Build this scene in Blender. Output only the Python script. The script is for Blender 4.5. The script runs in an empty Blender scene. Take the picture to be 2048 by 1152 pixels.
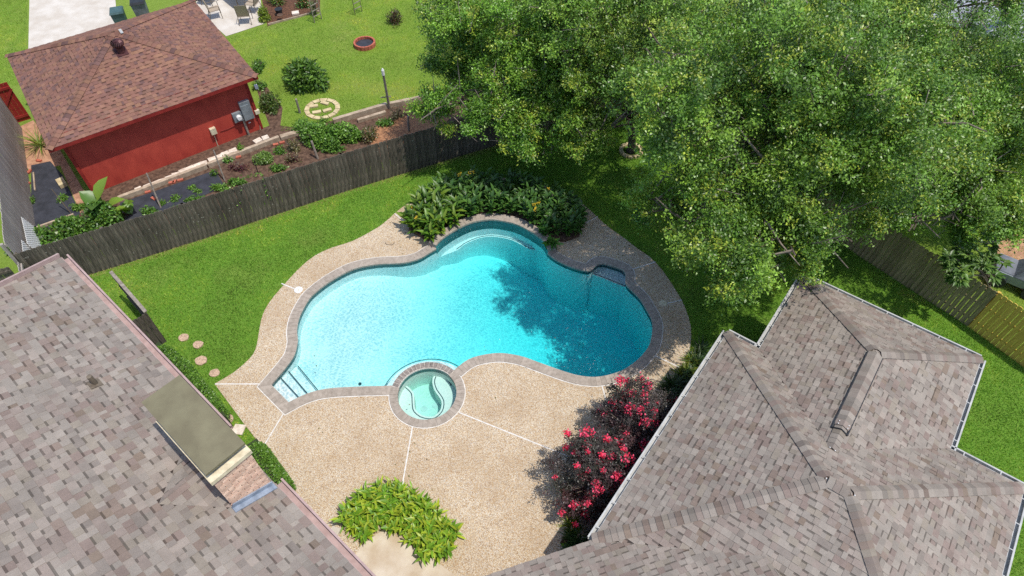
import bpy, bmesh, math, random
import numpy as np
from mathutils import Vector, Matrix, noise
from mathutils.geometry import delaunay_2d_cdt
random.seed(7); RNG = np.random.default_rng(7)
SC = bpy.context.scene
COL = SC.collection
# ---------------------------------------------------------------- camera
CAM_H = 17.0; FPX = 1330.0; PITCH = math.radians(50.8)
cam = bpy.data.cameras.new("camera"); cam_o = bpy.data.objects.new("camera", cam); COL.objects.link(cam_o)
cam_o.location = (0, 0, CAM_H); cam_o.rotation_euler = (math.pi/2 - PITCH, 0, 0)
cam.sensor_width = 36; cam.lens = 36*FPX/2048; cam.clip_end = 3000
SC.camera = cam_o
# ---------------------------------------------------------------- sky, sun, exposure
SUN_EL = math.radians(69.5); SUN_AZ = math.radians(-29)      # azimuth measured from +X towards +Y
w = bpy.data.worlds.new("World"); SC.world = w; w.use_nodes = True
nt = w.node_tree; bg = nt.nodes["Background"]; bg.inputs[1].default_value = 0.15
sk = nt.nodes.new("ShaderNodeTexSky"); sk.sky_type = 'NISHITA'; sk.sun_disc = False
sk.sun_elevation = SUN_EL; sk.sun_rotation = math.pi/2 - SUN_AZ
nt.links.new(sk.outputs[0], bg.inputs[0])
sl = bpy.data.lights.new("sun", 'SUN'); sl.energy = 2.9; sl.angle = math.radians(0.55); sl.color = (1, .945, .865)
so = bpy.data.objects.new("sun", sl); COL.objects.link(so)
sdir = Vector((math.cos(SUN_EL)*math.cos(SUN_AZ), math.cos(SUN_EL)*math.sin(SUN_AZ), math.sin(SUN_EL)))
so.rotation_euler = (-sdir).to_track_quat('-Z', 'Y').to_euler(); so.location = (0, 0, 40)
SC.view_settings.view_transform = 'Standard'; SC.view_settings.look = 'None'
SC.view_settings.gamma = 1; SC.view_settings.use_curve_mapping = False
SC.view_settings.exposure = 0.43
SC.cycles.use_denoising = False
SC.cycles.max_bounces = 8; SC.cycles.transparent_max_bounces = 16
SC.cycles.sample_clamp_direct = 3.0; SC.cycles.sample_clamp_indirect = 3.0; SC.cycles.caustics_reflective = False; SC.cycles.caustics_refractive = False
# ---------------------------------------------------------------- helpers
def ray(u, v):
    x = (u-1024)/FPX; y = -(v-576)/FPX
    return Vector((x, math.cos(PITCH)+y*math.sin(PITCH), -math.sin(PITCH)+y*math.cos(PITCH)))
def px(u, v, z=0.0):
    d = ray(u, v); t = (z-CAM_H)/d.z
    return Vector((d.x*t, d.y*t, z))
def pxs(pts, z=0.0): return [px(u, v, z) for u, v in pts]
def on_plane(u, v, p0, n):
    d = ray(u, v); o = Vector((0, 0, CAM_H)); t = (p0-o).dot(n)/d.dot(n); return o+d*t
def proj(p):
    d = Vector(p)-Vector((0, 0, CAM_H)); wv = d.y*math.cos(PITCH)-d.z*math.sin(PITCH)
    up = d.y*math.sin(PITCH)+d.z*math.cos(PITCH)
    return 1024+FPX*d.x/wv, 576-FPX*up/wv, wv
def s2l(c):
    return tuple(((x/255)/12.92 if x/255 <= .04045 else ((x/255+.055)/1.055)**2.4) for x in c)
def pip(P, poly):
    P = np.atleast_2d(P); x, y = P[:, 0], P[:, 1]; ins = np.zeros(len(P), bool); n = len(poly); j = n-1
    for i in range(n):
        xi, yi = poly[i][0], poly[i][1]; xj, yj = poly[j][0], poly[j][1]
        if yi != yj:
            c = ((yi > y) != (yj > y)) & (x < (xj-xi)*(y-yi)/(yj-yi)+xi); ins ^= c
        j = i
    return ins
def catmull(pts, step=0.12):
    pts = [Vector(p) for p in pts]; out = []
    n = len(pts)
    for i in range(n-1):
        p0 = pts[i-1] if i > 0 else pts[0]*2-pts[1]
        p1, p2 = pts[i], pts[i+1]
        p3 = pts[i+2] if i+2 < n else pts[-1]*2-pts[-2]
        k = max(2, int((p2-p1).length/step))
        for a in range(k):
            t = a/k
            out.append(.5*((2*p1)+(p2-p0)*t+(2*p0-5*p1+4*p2-p3)*t*t+(3*p1-p0-3*p2+p3)*t**3))
    out.append(pts[-1]); return out
def resample(path, d, closed=False):
    if closed: path = path+[path[0]]
    L = [0]
    for a, b in zip(path, path[1:]): L.append(L[-1]+(b-a).length)
    n = max(2, round(L[-1]/d)); out = []; k = 0
    for i in range(n+(0 if closed else 1)):
        s = L[-1]*i/n
        while k < len(path)-2 and L[k+1] < s: k += 1
        seg = L[k+1]-L[k]; t = 0 if seg == 0 else (s-L[k])/seg
        out.append(path[k].lerp(path[k+1], t))
    return out
def np_mesh(name, V, F, cols=None, smooth=False):
    V = np.asarray(V, np.float32); F = np.asarray(F, np.int32); me = bpy.data.meshes.new(name)
    m, k = F.shape
    me.vertices.add(len(V)); me.vertices.foreach_set("co", V.ravel())
    me.loops.add(m*k); me.loops.foreach_set("vertex_index", F.ravel())
    me.polygons.add(m); me.polygons.foreach_set("loop_start", np.arange(0, m*k, k, dtype=np.int32))
    me.update(calc_edges=True)
    if cols is not None:
        a = me.color_attributes.new("Col", 'FLOAT_COLOR', 'POINT'); c = np.ones((len(V), 4), np.float32); c[:, :3] = cols
        a.data.foreach_set("color", c.ravel())
    if smooth: me.polygons.foreach_set("use_smooth", np.ones(m, bool))
    return me
class MB:
    def __init__(s): s.v = []; s.f = []; s.c = []; s.cur = (1, 1, 1)
    def col(s, c): s.cur = c; return s
    def face(s, pts, c=None):
        i = len(s.v); s.v += [tuple(p) for p in pts]; s.f.append(tuple(range(i, i+len(pts)))); s.c.append(c or s.cur); return s
    def poly(s, vs, fs, c=None):
        i = len(s.v); s.v += [tuple(p) for p in vs]
        for f in fs: s.f.append(tuple(i+a for a in f)); s.c.append(c or s.cur)
        return s
    def obox(s, o, ax, ay, az, c=None):      # centre + three half axes
        o, ax, ay, az = map(Vector, (o, ax, ay, az))
        vs = [o+ax*a+ay*b+az*d for d in (-1, 1) for a, b in ((-1, -1), (1, -1), (1, 1), (-1, 1))]
        return s.poly(vs, [(3, 2, 1, 0), (4, 5, 6, 7), (0, 1, 5, 4), (1, 2, 6, 5), (2, 3, 7, 6), (3, 0, 4, 7)], c)
    def box(s, cx, cy, cz, sx, sy, sz, rz=0, c=None):
        a, b = math.cos(rz), math.sin(rz)
        return s.obox((cx, cy, cz), (a*sx/2, b*sx/2, 0), (-b*sy/2, a*sy/2, 0), (0, 0, sz/2), c)
    def bar(s, p, q, wd, h, up=(0, 0, 1), c=None):
        p, q = Vector(p), Vector(q); d = (q-p); sd = d.cross(Vector(up)).normalized(); u2 = sd.cross(d).normalized()
        return s.obox((p+q)/2, d/2, sd*wd/2, u2*h/2, c)
    def prism(s, poly, z0, z1, c=None):
        n = len(poly); vs = [(p[0], p[1], z0) for p in poly]+[(p[0], p[1], z1) for p in poly]
        fs = [tuple(range(n, 2*n)), tuple(range(n-1, -1, -1))]+[(i, (i+1) % n, n+(i+1) % n, n+i) for i in range(n)]
        return s.poly(vs, fs, c)
    def tube(s, path, r, n=6, c=None, cap=True):
        path = [Vector(p) for p in path]; i0 = len(s.v); m = len(path)
        if not hasattr(r, '__len__'): r = [r]*m
        for k, p in enumerate(path):
            d = (path[min(k+1, m-1)]-path[max(k-1, 0)]).normalized()
            a = d.orthogonal().normalized() if k == 0 else (a-d*a.dot(d)).normalized()
            b = d.cross(a)
            for j in range(n):
                t = 2*math.pi*j/n; s.v.append(tuple(p+(a*math.cos(t)+b*math.sin(t))*r[k]))
        for k in range(m-1):
            for j in range(n):
                s.f.append((i0+k*n+j, i0+k*n+(j+1) % n, i0+(k+1)*n+(j+1) % n, i0+(k+1)*n+j)); s.c.append(c or s.cur)
        if cap:
            s.f.append(tuple(i0+j for j in range(n-1, -1, -1))); s.c.append(c or s.cur)
            s.f.append(tuple(i0+(m-1)*n+j for j in range(n))); s.c.append(c or s.cur)
        return s
    def lathe(s, o, prof, n=16, c=None):
        o = Vector(o); i0 = len(s.v)
        for r, z in prof:
            for j in range(n):
                t = 2*math.pi*j/n; s.v.append((o.x+r*math.cos(t), o.y+r*math.sin(t), o.z+z))
        for k in range(len(prof)-1):
            for j in range(n):
                s.f.append((i0+k*n+j, i0+k*n+(j+1) % n, i0+(k+1)*n+(j+1) % n, i0+(k+1)*n+j)); s.c.append(c or s.cur)
        s.f.append(tuple(i0+(len(prof)-1)*n+j for j in range(n))); s.c.append(c or s.cur)
        s.f.append(tuple(i0+j for j in range(n-1, -1, -1))); s.c.append(c or s.cur)
        return s
    def mesh(s, name, smooth=False):
        me = bpy.data.meshes.new(name); me.from_pydata(s.v, [], s.f)
        a = me.color_attributes.new("Col", 'FLOAT_COLOR', 'CORNER'); flat = []
        for f, c in zip(s.f, s.c): flat += list((c[0], c[1], c[2], 1.0))*len(f)
        a.data.foreach_set("color", flat)
        if smooth: me.polygons.foreach_set("use_smooth", [True]*len(s.f))
        me.update(); return me
    def build(s, name, mat, parent=None, **kw): 
        sm = kw.pop('smooth', False); return obj(name, s.mesh(name, sm), mat, parent, **kw)
def tagp(o, label=None, cat=None, group=None, kind=None):
    if label: o["label"] = label
    if cat: o["category"] = cat
    if group: o["group"] = group
    if kind: o["kind"] = kind
    return o
def obj(name, me, mat, parent=None, **kw):
    o = bpy.data.objects.new(name, me); COL.objects.link(o)
    if mat is not None and len(me.materials) == 0: me.materials.append(mat)
    if parent is not None: adopt(o, parent)
    return tagp(o, **kw)
def worldloc(o):
    m = Matrix.LocRotScale(o.location, o.rotation_euler, o.scale)
    return m if o.parent is None else worldloc(o.parent) @ o.matrix_parent_inverse @ m
def adopt(o, parent):
    o.parent = parent; o.matrix_parent_inverse = worldloc(parent).inverted()
def thing(name, loc, label, cat, group=None, rz=0):
    o = bpy.data.objects.new(name, None); COL.objects.link(o); o.location = loc; o.rotation_euler = (0, 0, rz)
    o.empty_display_size = .2
    return tagp(o, label, cat, group)
def place(proto, loc, rz=0, sc=1, label=None, group=None, cat=None):
    def cp(o, par):
        c = o.copy(); COL.objects.link(c); c.parent = par
        for ch in o.children: cp(ch, c)
        return c
    r = cp(proto, None); r.location = loc; r.rotation_euler = (0, 0, rz); r.scale = (sc,)*3 if not hasattr(sc, '__len__') else sc
    return tagp(r, label, cat, group)
def kill(o):
    for c in list(o.children): kill(c)
    bpy.data.objects.remove(o)
def cdt(outer, holes=(), extra=()):
    """triangulated polygon with holes; returns verts, tris"""
    vs = []; es = []
    for lp in [outer]+list(holes):
        i = len(vs); vs += [Vector((p[0], p[1])) for p in lp]; n = len(lp); es += [(i+k, i+(k+1) % n) for k in range(n)]
    vs += [Vector((p[0], p[1])) for p in extra]
    ov, oe, of, *_ = delaunay_2d_cdt(vs, es, [], 0, 1e-5)
    P = np.array([[v.x, v.y] for v in ov]); T = np.array([f for f in of])
    c = P[T].mean(1); keep = pip(c, outer)
    for h in holes: keep &= ~pip(c, h)
    T = T[keep]; a = P[T]
    cr = (a[:, 1, 0]-a[:, 0, 0])*(a[:, 2, 1]-a[:, 0, 1])-(a[:, 1, 1]-a[:, 0, 1])*(a[:, 2, 0]-a[:, 0, 0])
    T[cr < 0] = T[cr < 0][:, ::-1]
    return P, T
def sheet(name, outer, z, mat, holes=(), extra=(), parent=None, zf=None, **kw):
    P, T = cdt(outer, holes, extra); Z = np.full(len(P), z) if zf is None else zf(P)
    return obj(name, np_mesh(name, np.column_stack([P, Z]), T), mat, parent, **kw)
# ---------------------------------------------------------------- materials
class NT:
    def __init__(s, name):
        s.m = bpy.data.materials.new(name); s.m.use_nodes = True; s.t = s.m.node_tree; s.p = s.t.nodes["Principled BSDF"]; s.out = s.t.nodes["Material Output"]
    def n(s, t, **kw):
        nd = s.t.nodes.new("ShaderNode"+t)
        for k, v in kw.items():
            if k in nd.inputs: nd.inputs[k].default_value = v
            else: setattr(nd, k, v)
        return nd
    def l(s, a, b): s.t.links.new(a, b)
    def mix(s, fac, a, b, mode='MIX'):
        nd = s.t.nodes.new("ShaderNodeMix"); nd.data_type = 'RGBA'; nd.blend_type = mode
        for sock, v in ((nd.inputs[0], fac), (nd.inputs[6], a), (nd.inputs[7], b)):
            if hasattr(v, 'is_output') or isinstance(v, bpy.types.NodeSocket): s.l(v, sock)
            elif isinstance(v, (int, float)): sock.default_value = v
            else: sock.default_value = (*v, 1)
        return nd.outputs[2]
    def ramp(s, fac, stops):
        nd = s.t.nodes.new("ShaderNodeValToRGB"); e = nd.color_ramp.elements
        while len(e) < len(stops): e.new(.5)
        for el, (p, c) in zip(e, stops): el.position = p; el.color = (*c, 1) if hasattr(c, '__len__') else (c, c, c, 1)
        s.l(fac, nd.inputs[0]); return nd.outputs[0]
    def coord(s, scale=(1, 1, 1), which='Object', rot=0):
        tc = s.n("TexCoord"); mp = s.n("Mapping"); mp.inputs["Scale"].default_value = scale; mp.inputs["Rotation"].default_value = (0, 0, rot)
        s.l(tc.outputs[which], mp.inputs[0]); return mp.outputs[0]
    def noise(s, vec, scale, detail=4, rough=.55):
        nd = s.n("TexNoise", Scale=scale, Detail=detail, Roughness=rough); s.l(vec, nd.inputs["Vector"]); return nd.outputs[0]
    def bump(s, h, dist, strength=1):
        b = s.n("Bump", Strength=strength, Distance=dist); s.l(h, b.inputs["Height"]); s.l(b.outputs[0], s.p.inputs["Normal"]); return b.outputs[0]
    def color(s, sock): s.l(sock, s.p.inputs["Base Color"])
def mat(name, c, c2=None, scale=6, rough=.8, bump=0, bscale=60, attr=False, rnd=0, spec=.3, metal=0, stretch=(1, 1, 1), lo=.35, hi=.65):
    k = NT(name); v = k.coord(stretch); nz = k.noise(v, scale, 5)
    f = k.ramp(nz, [(lo, 0.), (hi, 1.)])
    col = k.mix(f, c, c2 if c2 else tuple(x*.8 for x in c))
    if attr:
        a = k.n("Attribute", attribute_name="Col"); col = k.mix(1, col, a.outputs[0], 'MULTIPLY')
    if rnd:
        oi = k.n("ObjectInfo"); r = k.n("MapRange"); r.inputs[3].default_value = 1-rnd; r.inputs[4].default_value = 1+rnd
        k.l(oi.outputs["Random"], r.inputs[0])
        hs = k.n("HueSaturation"); k.l(r.outputs[0], hs.inputs["Value"]); k.l(col, hs.inputs["Color"]); col = hs.outputs[0]
    k.color(col); k.p.inputs["Roughness"].default_value = rough; k.p.inputs["Specular IOR Level"].default_value = spec; k.p.inputs["Metallic"].default_value = metal
    if bump: k.bump(k.noise(k.coord(stretch), bscale, 3), bump)
    return k.m
def leafmat(name, gloss=.42, trans=.3, tint=(1, 1, 1)):
    k = NT(name); a = k.n("Attribute", attribute_name="Col"); c = k.mix(1, a.outputs[0], tint, 'MULTIPLY')
    k.color(c); k.p.inputs["Roughness"].default_value = gloss; k.p.inputs["Specular IOR Level"].default_value = .5
    t = k.n("BsdfTranslucent"); c2 = k.mix(1, c, (1.25, 1.35, .5), 'MULTIPLY'); k.l(c2, t.inputs[0])
    mx = k.n("MixShader"); mx.inputs[0].default_value = trans; k.l(k.p.outputs[0], mx.inputs[1]); k.l(t.outputs[0], mx.inputs[2]); k.l(mx.outputs[0], k.out.inputs[0])
    return k.m
def lawnmat(name, a, b, dry, far=.5):
    k = NT(name); v = k.coord(); n1 = k.noise(v, .45, 5, .6); n2 = k.noise(v, 9, 6, .7); n3 = k.noise(v, 60, 3, .7)
    c = k.mix(k.ramp(n2, [(.3, 0.), (.7, 1.)]), a, b); c = k.mix(k.ramp(n1, [(.52, 0.), (.75, far)]), c, dry)
    c = k.mix(k.ramp(n3, [(.3, .55), (.6, 0.)]), c, tuple(x*.35 for x in a)); k.color(c)
    k.p.inputs["Roughness"].default_value = .9; k.p.inputs["Specular IOR Level"].default_value = .1; k.bump(n3, .04, .8); return k.m
MT = {}
MT['lawn'] = lawnmat("lawn_grass", (.13, .27, .03), (.18, .33, .045), (.30, .33, .09))
MT['lawn2'] = lawnmat("neighbour_grass", (.18, .28, .035), (.24, .34, .06), (.30, .34, .09), .7)
MT['blade'] = leafmat("grass_blades", .6, .35)
MT['leaf'] = leafmat("tree_leaves", .4, .17)
MT['plant'] = leafmat("plant_leaves", .4, .28)
MT['petal'] = leafmat("petals", .6, .25)
def deckmat():
    k = NT("exposed_aggregate"); v = k.coord(); vo = k.n("TexVoronoi", Scale=72.0); k.l(v, vo.inputs["Vector"])
    sep = k.n("SeparateColor"); k.l(vo.outputs["Color"], sep.inputs[0])
    c = k.ramp(sep.outputs[0], [(0, s2l((140, 104, 76))), (.12, s2l((194, 160, 120))), (.4, s2l((216, 190, 152))), (.62, s2l((228, 210, 178))), (.85, s2l((246, 238, 222))), (1, s2l((166, 154, 142)))])
    edge = k.ramp(vo.outputs["Distance"], [(.25, 1.), (.62, .62)])
    c = k.mix(1, c, edge, 'MULTIPLY')
    st = k.noise(v, .5, 6, .65); c = k.mix(k.ramp(st, [(.42, 0.), (.7, .5)]), c, s2l((150, 120, 84)))
    st2 = k.noise(v, 2.2, 5, .7); c = k.mix(k.ramp(st2, [(.58, 0.), (.8, .42)]), c, s2l((120, 92, 66)))
    k.color(c); k.p.inputs["Roughness"].default_value = .7; k.p.inputs["Specular IOR Level"].default_value = .3
    k.bump(vo.outputs["Distance"], .006, -.7) if False else k.bump(edge, .006, .8); return k.m
MT['deck'] = deckmat()
MT['joint'] = mat("joint_caulk", (.72, .70, .66), (.5, .47, .42), 7, .7, lo=.4, hi=.75)
MT['coping'] = mat("coping_brick", s2l((170, 159, 147)), s2l((150, 139, 127)), 9, .85, .003, 90, rnd=.08, spec=.15)
MT['dambrick'] = mat("spa_brick", s2l((150, 140, 132)), s2l((112, 104, 98)), 14, .8, .003, 90, rnd=.16)
MT['mortar'] = mat("mortar", s2l((205, 198, 188)), s2l((170, 162, 152)), 20, .9)
MT['plaster'] = mat("pool_plaster", (.90, .91, .90), (.86, .88, .88), .9, .6)
MT['spaplaster'] = mat("spa_plaster", (.78, .82, .77), (.72, .79, .73), 1.6, .6)
MT['tile'] = mat("waterline_tile", s2l((62, 110, 112)), s2l((28, 70, 76)), 18, .25, spec=.5)
MT['trimtile'] = mat("dark_trim_tile", s2l((40, 62, 70)), s2l((70, 96, 100)), 40, .3)
def watermat(name, absorb, dens, wave):
    k = NT(name); v = k.coord((1, 1, 1)); 
    dn = k.n("TexNoise", Scale=1.6, Detail=4.0, Roughness=.6); k.l(v, dn.inputs["Vector"]); vm = k.n("VectorMath", operation='MULTIPLY_ADD'); k.l(dn.outputs["Color"], vm.inputs[0]); vm.inputs[1].default_value = (.5, .5, .5); k.l(v, vm.inputs[2])
    mp = k.n("Mapping"); mp.inputs["Scale"].default_value = (1.0, 1.5, 1.0); mp.inputs["Rotation"].default_value = (0, 0, .5); k.l(vm.outputs[0], mp.inputs[0])
    w1 = k.n("TexVoronoi", Scale=7.5, feature='DISTANCE_TO_EDGE'); k.l(mp.outputs[0], w1.inputs["Vector"]); w2 = k.n("TexVoronoi", Scale=12.0, feature='DISTANCE_TO_EDGE'); k.l(mp.outputs[0], w2.inputs["Vector"])
    mul = k.n("Math", operation='ADD'); k.l(w1.outputs["Distance"], mul.inputs[0]); k.l(w2.outputs["Distance"], mul.inputs[1]); n2 = k.noise(v, 19, 3, .6); n3 = k.noise(v, .5, 4, .6)
    h = k.mix(.35, mul.outputs[0], n2)
    b = k.n("Bump", Strength=wave, Distance=.06); k.l(h, b.inputs["Height"])
    fr = k.n("Fresnel", IOR=1.33); k.l(b.outputs[0], fr.inputs["Normal"])
    gl = k.n("BsdfGlossy", Roughness=.09); k.l(b.outputs[0], gl.inputs["Normal"])
    # caustic light is painted into the surface tint as a ripple pattern
    rf = k.n("BsdfTransparent"); caustic_tint = k.ramp(h, [(.20, (1, 1, 1)), (.30, (.90, .925, .935)), (.46, (.60, .74, .78))])
    k.l(k.mix(k.ramp(n3, [(.3, .35), (.6, 1.)]), (.97, .985, .99), caustic_tint) if wave > .2 else k.mix(.25, (.95, .97, .97), caustic_tint), rf.inputs[0])
    mx = k.n("MixShader"); k.l(fr.outputs[0], mx.inputs[0]); k.l(rf.outputs[0], mx.inputs[1]); k.l(gl.outputs[0], mx.inputs[2]); k.l(mx.outputs[0], k.out.inputs[0])
    va = k.n("VolumeAbsorption"); va.inputs[0].default_value = (*absorb, 1); va.inputs[1].default_value = dens; k.l(va.outputs[0], k.out.inputs[1])
    return k.m
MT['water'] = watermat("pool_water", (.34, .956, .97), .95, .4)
MT['spawater'] = watermat("spa_water", (.2, .86, .80), .6, .1)
SH = s2l
def shinglemat():
    k = NT("asphalt_shingle"); v = k.coord(); a = k.n("Attribute", attribute_name="Col")
    g = k.ramp(k.noise(v, 95, 3, .8), [(.3, .72), (.7, 1.12)]); s = k.ramp(k.noise(v, .6, 6, .7), [(.3, .84), (.7, 1.06)]); s2 = k.ramp(k.noise(k.coord((1, 1, .3)), 3.5, 5, .7), [(.35, .9), (.65, 1.04)])
    c = k.mix(1, a.outputs[0], g, 'MULTIPLY'); c = k.mix(1, c, s, 'MULTIPLY'); c = k.mix(1, c, s2, 'MULTIPLY'); k.color(c)
    k.p.inputs["Roughness"].default_value = .93; k.p.inputs["Specular IOR Level"].default_value = .12; k.bump(k.noise(v, 160, 3), .004); return k.m
MT['shingle'] = shinglemat()
MT['flash'] = mat("lead_flashing", s2l((150, 160, 174)), s2l((122, 132, 146)), 8, .5)
MT['fencewood'] = mat("dark_weathered_boards", s2l((122, 112, 100)), s2l((74, 71, 62)), 5, .9, .004, 30, rnd=.28, stretch=(6, 6, .6), spec=.15)
def fencespots():
    k = NT("dark_weathered_boards"); v = k.coord((6, 6, .6)); v1 = k.coord(); oi = k.n("ObjectInfo"); vm = k.n("VectorMath", operation='MULTIPLY_ADD'); k.l(oi.outputs["Random"], vm.inputs[0]); vm.inputs[1].default_value = (37, 53, 71); k.l(v1, vm.inputs[2])
    c = k.mix(k.ramp(k.noise(v, 5, 5), [(.35, 0.), (.65, 1.)]), s2l((116, 106, 94)), s2l((68, 66, 58)))
    r = k.n("MapRange"); r.inputs[3].default_value = .72; r.inputs[4].default_value = 1.25; k.l(oi.outputs["Random"], r.inputs[0]); hs = k.n("HueSaturation"); k.l(r.outputs[0], hs.inputs["Value"]); k.l(c, hs.inputs["Color"])
    vo = k.n("TexVoronoi", Scale=7.0); k.l(vm.outputs[0], vo.inputs["Vector"]); sp = k.ramp(vo.outputs["Distance"], [(.10, .75), (.17, 0.)]); nz = k.noise(vm.outputs[0], 1.3, 2); gate = k.ramp(nz, [(.5, 0.), (.6, 1.)])
    mm = k.n("Math", operation='MULTIPLY'); k.l(sp, mm.inputs[0]); k.l(gate, mm.inputs[1])
    k.color(k.mix(mm.outputs[0], hs.outputs[0], s2l((176, 172, 158)))); k.p.inputs["Roughness"].default_value = .9; k.p.inputs["Specular IOR Level"].default_value = .15; k.bump(k.noise(v, 30, 3), .004); return k.m
MT['fencewood'] = fencespots()
MT['fencegrey'] = mat("grey_weathered_boards", s2l((176, 168, 160)), s2l((138, 130, 124)), 5, .9, .004, 30, rnd=.12, stretch=(6, 6, .5), spec=.15)
MT['fencenew'] = mat("new_treated_boards", s2l((216, 184, 92)), s2l((186, 158, 72)), 4, .85, .003, 30, rnd=.08, stretch=(6, 6, .6), spec=.15)
MT['fenceold'] = mat("mossy_old_boards", s2l((166, 148, 112)), s2l((118, 110, 80)), 4, .9, .004, 30, rnd=.2, stretch=(6, 6, .5), spec=.1)
MT['redwood'] = mat("red_painted_boards", s2l((150, 44, 38)), s2l((120, 32, 30)), 6, .6, rnd=.08)
MT['redwall'] = mat("red_painted_wall", s2l((184, 74, 60)), s2l((166, 62, 52)), 2.0, .6, .002, 30, stretch=(1.5, 1.5, .7))
MT['redtrim'] = mat("red_trim", s2l((150, 52, 46)), s2l((128, 40, 38)), 4, .5)
MT['soil'] = mat("garden_soil", s2l((112, 88, 72)), s2l((70, 52, 42)), 7, .95, .03, 25)
MT['mulch'] = mat("mulch", s2l((120, 84, 62)), s2l((64, 44, 36)), 16, .95, .03, 40)
MT['fabric'] = mat("weed_fabric", s2l((62, 64, 72)), s2l((46, 48, 54)), 3, .7, .01, 12)
MT['straw'] = mat("dry_mulch", s2l((178, 132, 96)), s2l((134, 92, 68)), 9, .95, .03, 30)
MT['dirt'] = mat("bare_dirt", s2l((190, 148, 118)), s2l((158, 118, 94)), 4, .95, .02, 25)
MT['concrete'] = mat("concrete", s2l((204, 197, 186)), s2l((186, 176, 162)), 1.4, .85, .002, 60)
MT['concretepad'] = mat("stained_concrete", s2l((206, 194, 176)), s2l((184, 166, 142)), 1.8, .85, .002, 60)
MT['stone'] = mat("pale_stone", s2l((232, 220, 204)), s2l((196, 180, 162)), 6, .85, .008, 20, rnd=.08)
MT['stone2'] = mat("tan_stone", s2l((206, 190, 150)), s2l((180, 160, 122)), 6, .85, .008, 20, rnd=.08)
MT['stepstone'] = mat("stepping_stone", s2l((206, 176, 150)), s2l((156, 132, 110)), 22, .9, .01, 40)
MT['brick'] = mat("red_brick", s2l((190, 110, 88)), s2l((160, 84, 66)), 14, .85, .006, 40, rnd=.12)
MT['chbrick'] = mat("chimney_brick", s2l((232, 200, 176)), s2l((206, 168, 146)), 10, .88, .006, 40, rnd=.2)
MT['capmetal'] = mat("painted_chimney_cap", s2l((124, 118, 92)), s2l((110, 103, 80)), 2.5, .6, .002, 30)
MT['cream'] = mat("cream_masonry", s2l((222, 210, 180)), s2l((190, 176, 146)), 8, .8)
MT['gutterw'] = mat("white_gutter", (.50, .50, .48), (.36, .36, .34), 4, .5)
MT['gutterp'] = mat("mauve_gutter", s2l((180, 156, 150)), s2l((160, 136, 130)), 5, .5)
MT['darkgap'] = mat("dark_gap", (.02, .02, .022), (.03, .03, .03), 5, .9)
MT['wall'] = mat("house_wall", s2l((170, 140, 122)), s2l((150, 122, 104)), 10, .9)
MT['deckwood'] = mat("roof_decking", s2l((70, 62, 58)), None, 6, .9)
MT['bark'] = mat("bark", s2l((122, 110, 98)), s2l((84, 74, 66)), 8, .95, .03, 18, stretch=(3, 3, .8))
MT['stem'] = mat("green_stem", s2l((92, 110, 50)), s2l((70, 84, 40)), 10, .7)
MT['timber'] = mat("landscape_timber", s2l((186, 168, 146)), s2l((150, 132, 112)), 5, .9, .006, 30, stretch=(1, 1, 1))
MT['post'] = mat("grey_post", s2l((156, 146, 134)), s2l((122, 112, 102)), 9, .9, .004, 30)
MT['metal'] = mat("galvanised_metal", s2l((150, 158, 162)), s2l((128, 136, 140)), 4, .45, metal=.3)
MT['plastic'] = mat("beige_plastic", s2l((214, 204, 176)), s2l((196, 184, 154)), 6, .5)
MT['white'] = mat("white_plastic", (.78, .78, .76), (.68, .68, .66), 6, .5)
MT['vent'] = mat("turbine_metal", s2l((96, 62, 62)), s2l((70, 42, 44)), 10, .4, metal=.3)
MT['black'] = mat("black_plastic", (.02, .022, .026), (.03, .032, .036), 6, .5)
MT['grey'] = mat("grey_cover", s2l((120, 124, 132)), s2l((92, 96, 104)), 3, .6, .01, 8)
MT['teal'] = mat("teal_bin", s2l((74, 100, 100)), s2l((60, 84, 84)), 4, .5)
MT['sling'] = mat("sling_fabric", s2l((176, 160, 140)), s2l((150, 136, 118)), 30, .8)
MT['frame'] = mat("bronze_frame", s2l((120, 108, 92)), s2l((96, 86, 74)), 8, .5)
MT['tabletop'] = mat("mottled_table_top", s2l((170, 156, 122)), s2l((128, 112, 84)), 9, .45)
MT['carpaint'] = mat("dark_car_paint", (.05, .03, .032), (.045, .028, .03), 3, .25, spec=.6)
MT['glass'] = mat("dark_glass", (.02, .025, .03), None, 3, .08, spec=.7)
MT['roofgrey'] = mat("grey_roof", s2l((180, 184, 194)), s2l((150, 154, 166)), 6, .85)
# ================================================================ pool geometry
GZ = -.03                                   # lawn level; deck top is z = 0
def zc(pts, x0, y0, s): return [(x0+a/s, y0+b/s) for a, b in pts]
WZ = -.12
C1, C2 = px(540, 770), px(577, 807)
SPA = px(854.5, 787.5); SPA_R = .87; SPA_O = 1.09
def ang(p): return math.atan2(p.y-SPA.y, p.x-SPA.x)
low = pxs([(577, 807), (600, 795), (630, 784), (665, 778), (720, 775), (760, 774), (784, 773)])
aJ1 = ang(low[-1]); J1 = SPA+Vector((math.cos(aJ1), math.sin(aJ1), 0))*SPA_O; low[-1] = J1
rt = pxs([(915, 737), (935, 722), (960, 713), (1000, 708), (1041, 714), (1070, 724), (1103, 736), (1132, 746), (1158, 753), (1188, 756), (1217, 752), (1246, 742), (1273, 724), (1293, 703), (1302, 686), (1307, 655), (1303, 635), (1290, 612), (1281, 597), (1263, 579), (1252, 567), (1253, 552), (1248, 540), (1228, 532), (1206, 526), (1194, 528), (1187, 535), (1181, 540), (1169, 540.5), (1140, 532), (1111, 518), (1096, 506)])
aJ2 = ang(rt[0]); rt[0] = SPA+Vector((math.cos(aJ2), math.sin(aJ2), 0))*SPA_O
arc_px = [(1090, 496), (1073, 481), (1037, 461), (1008, 453), (979, 450), (943, 456), (911, 471), (884, 489)]
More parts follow.
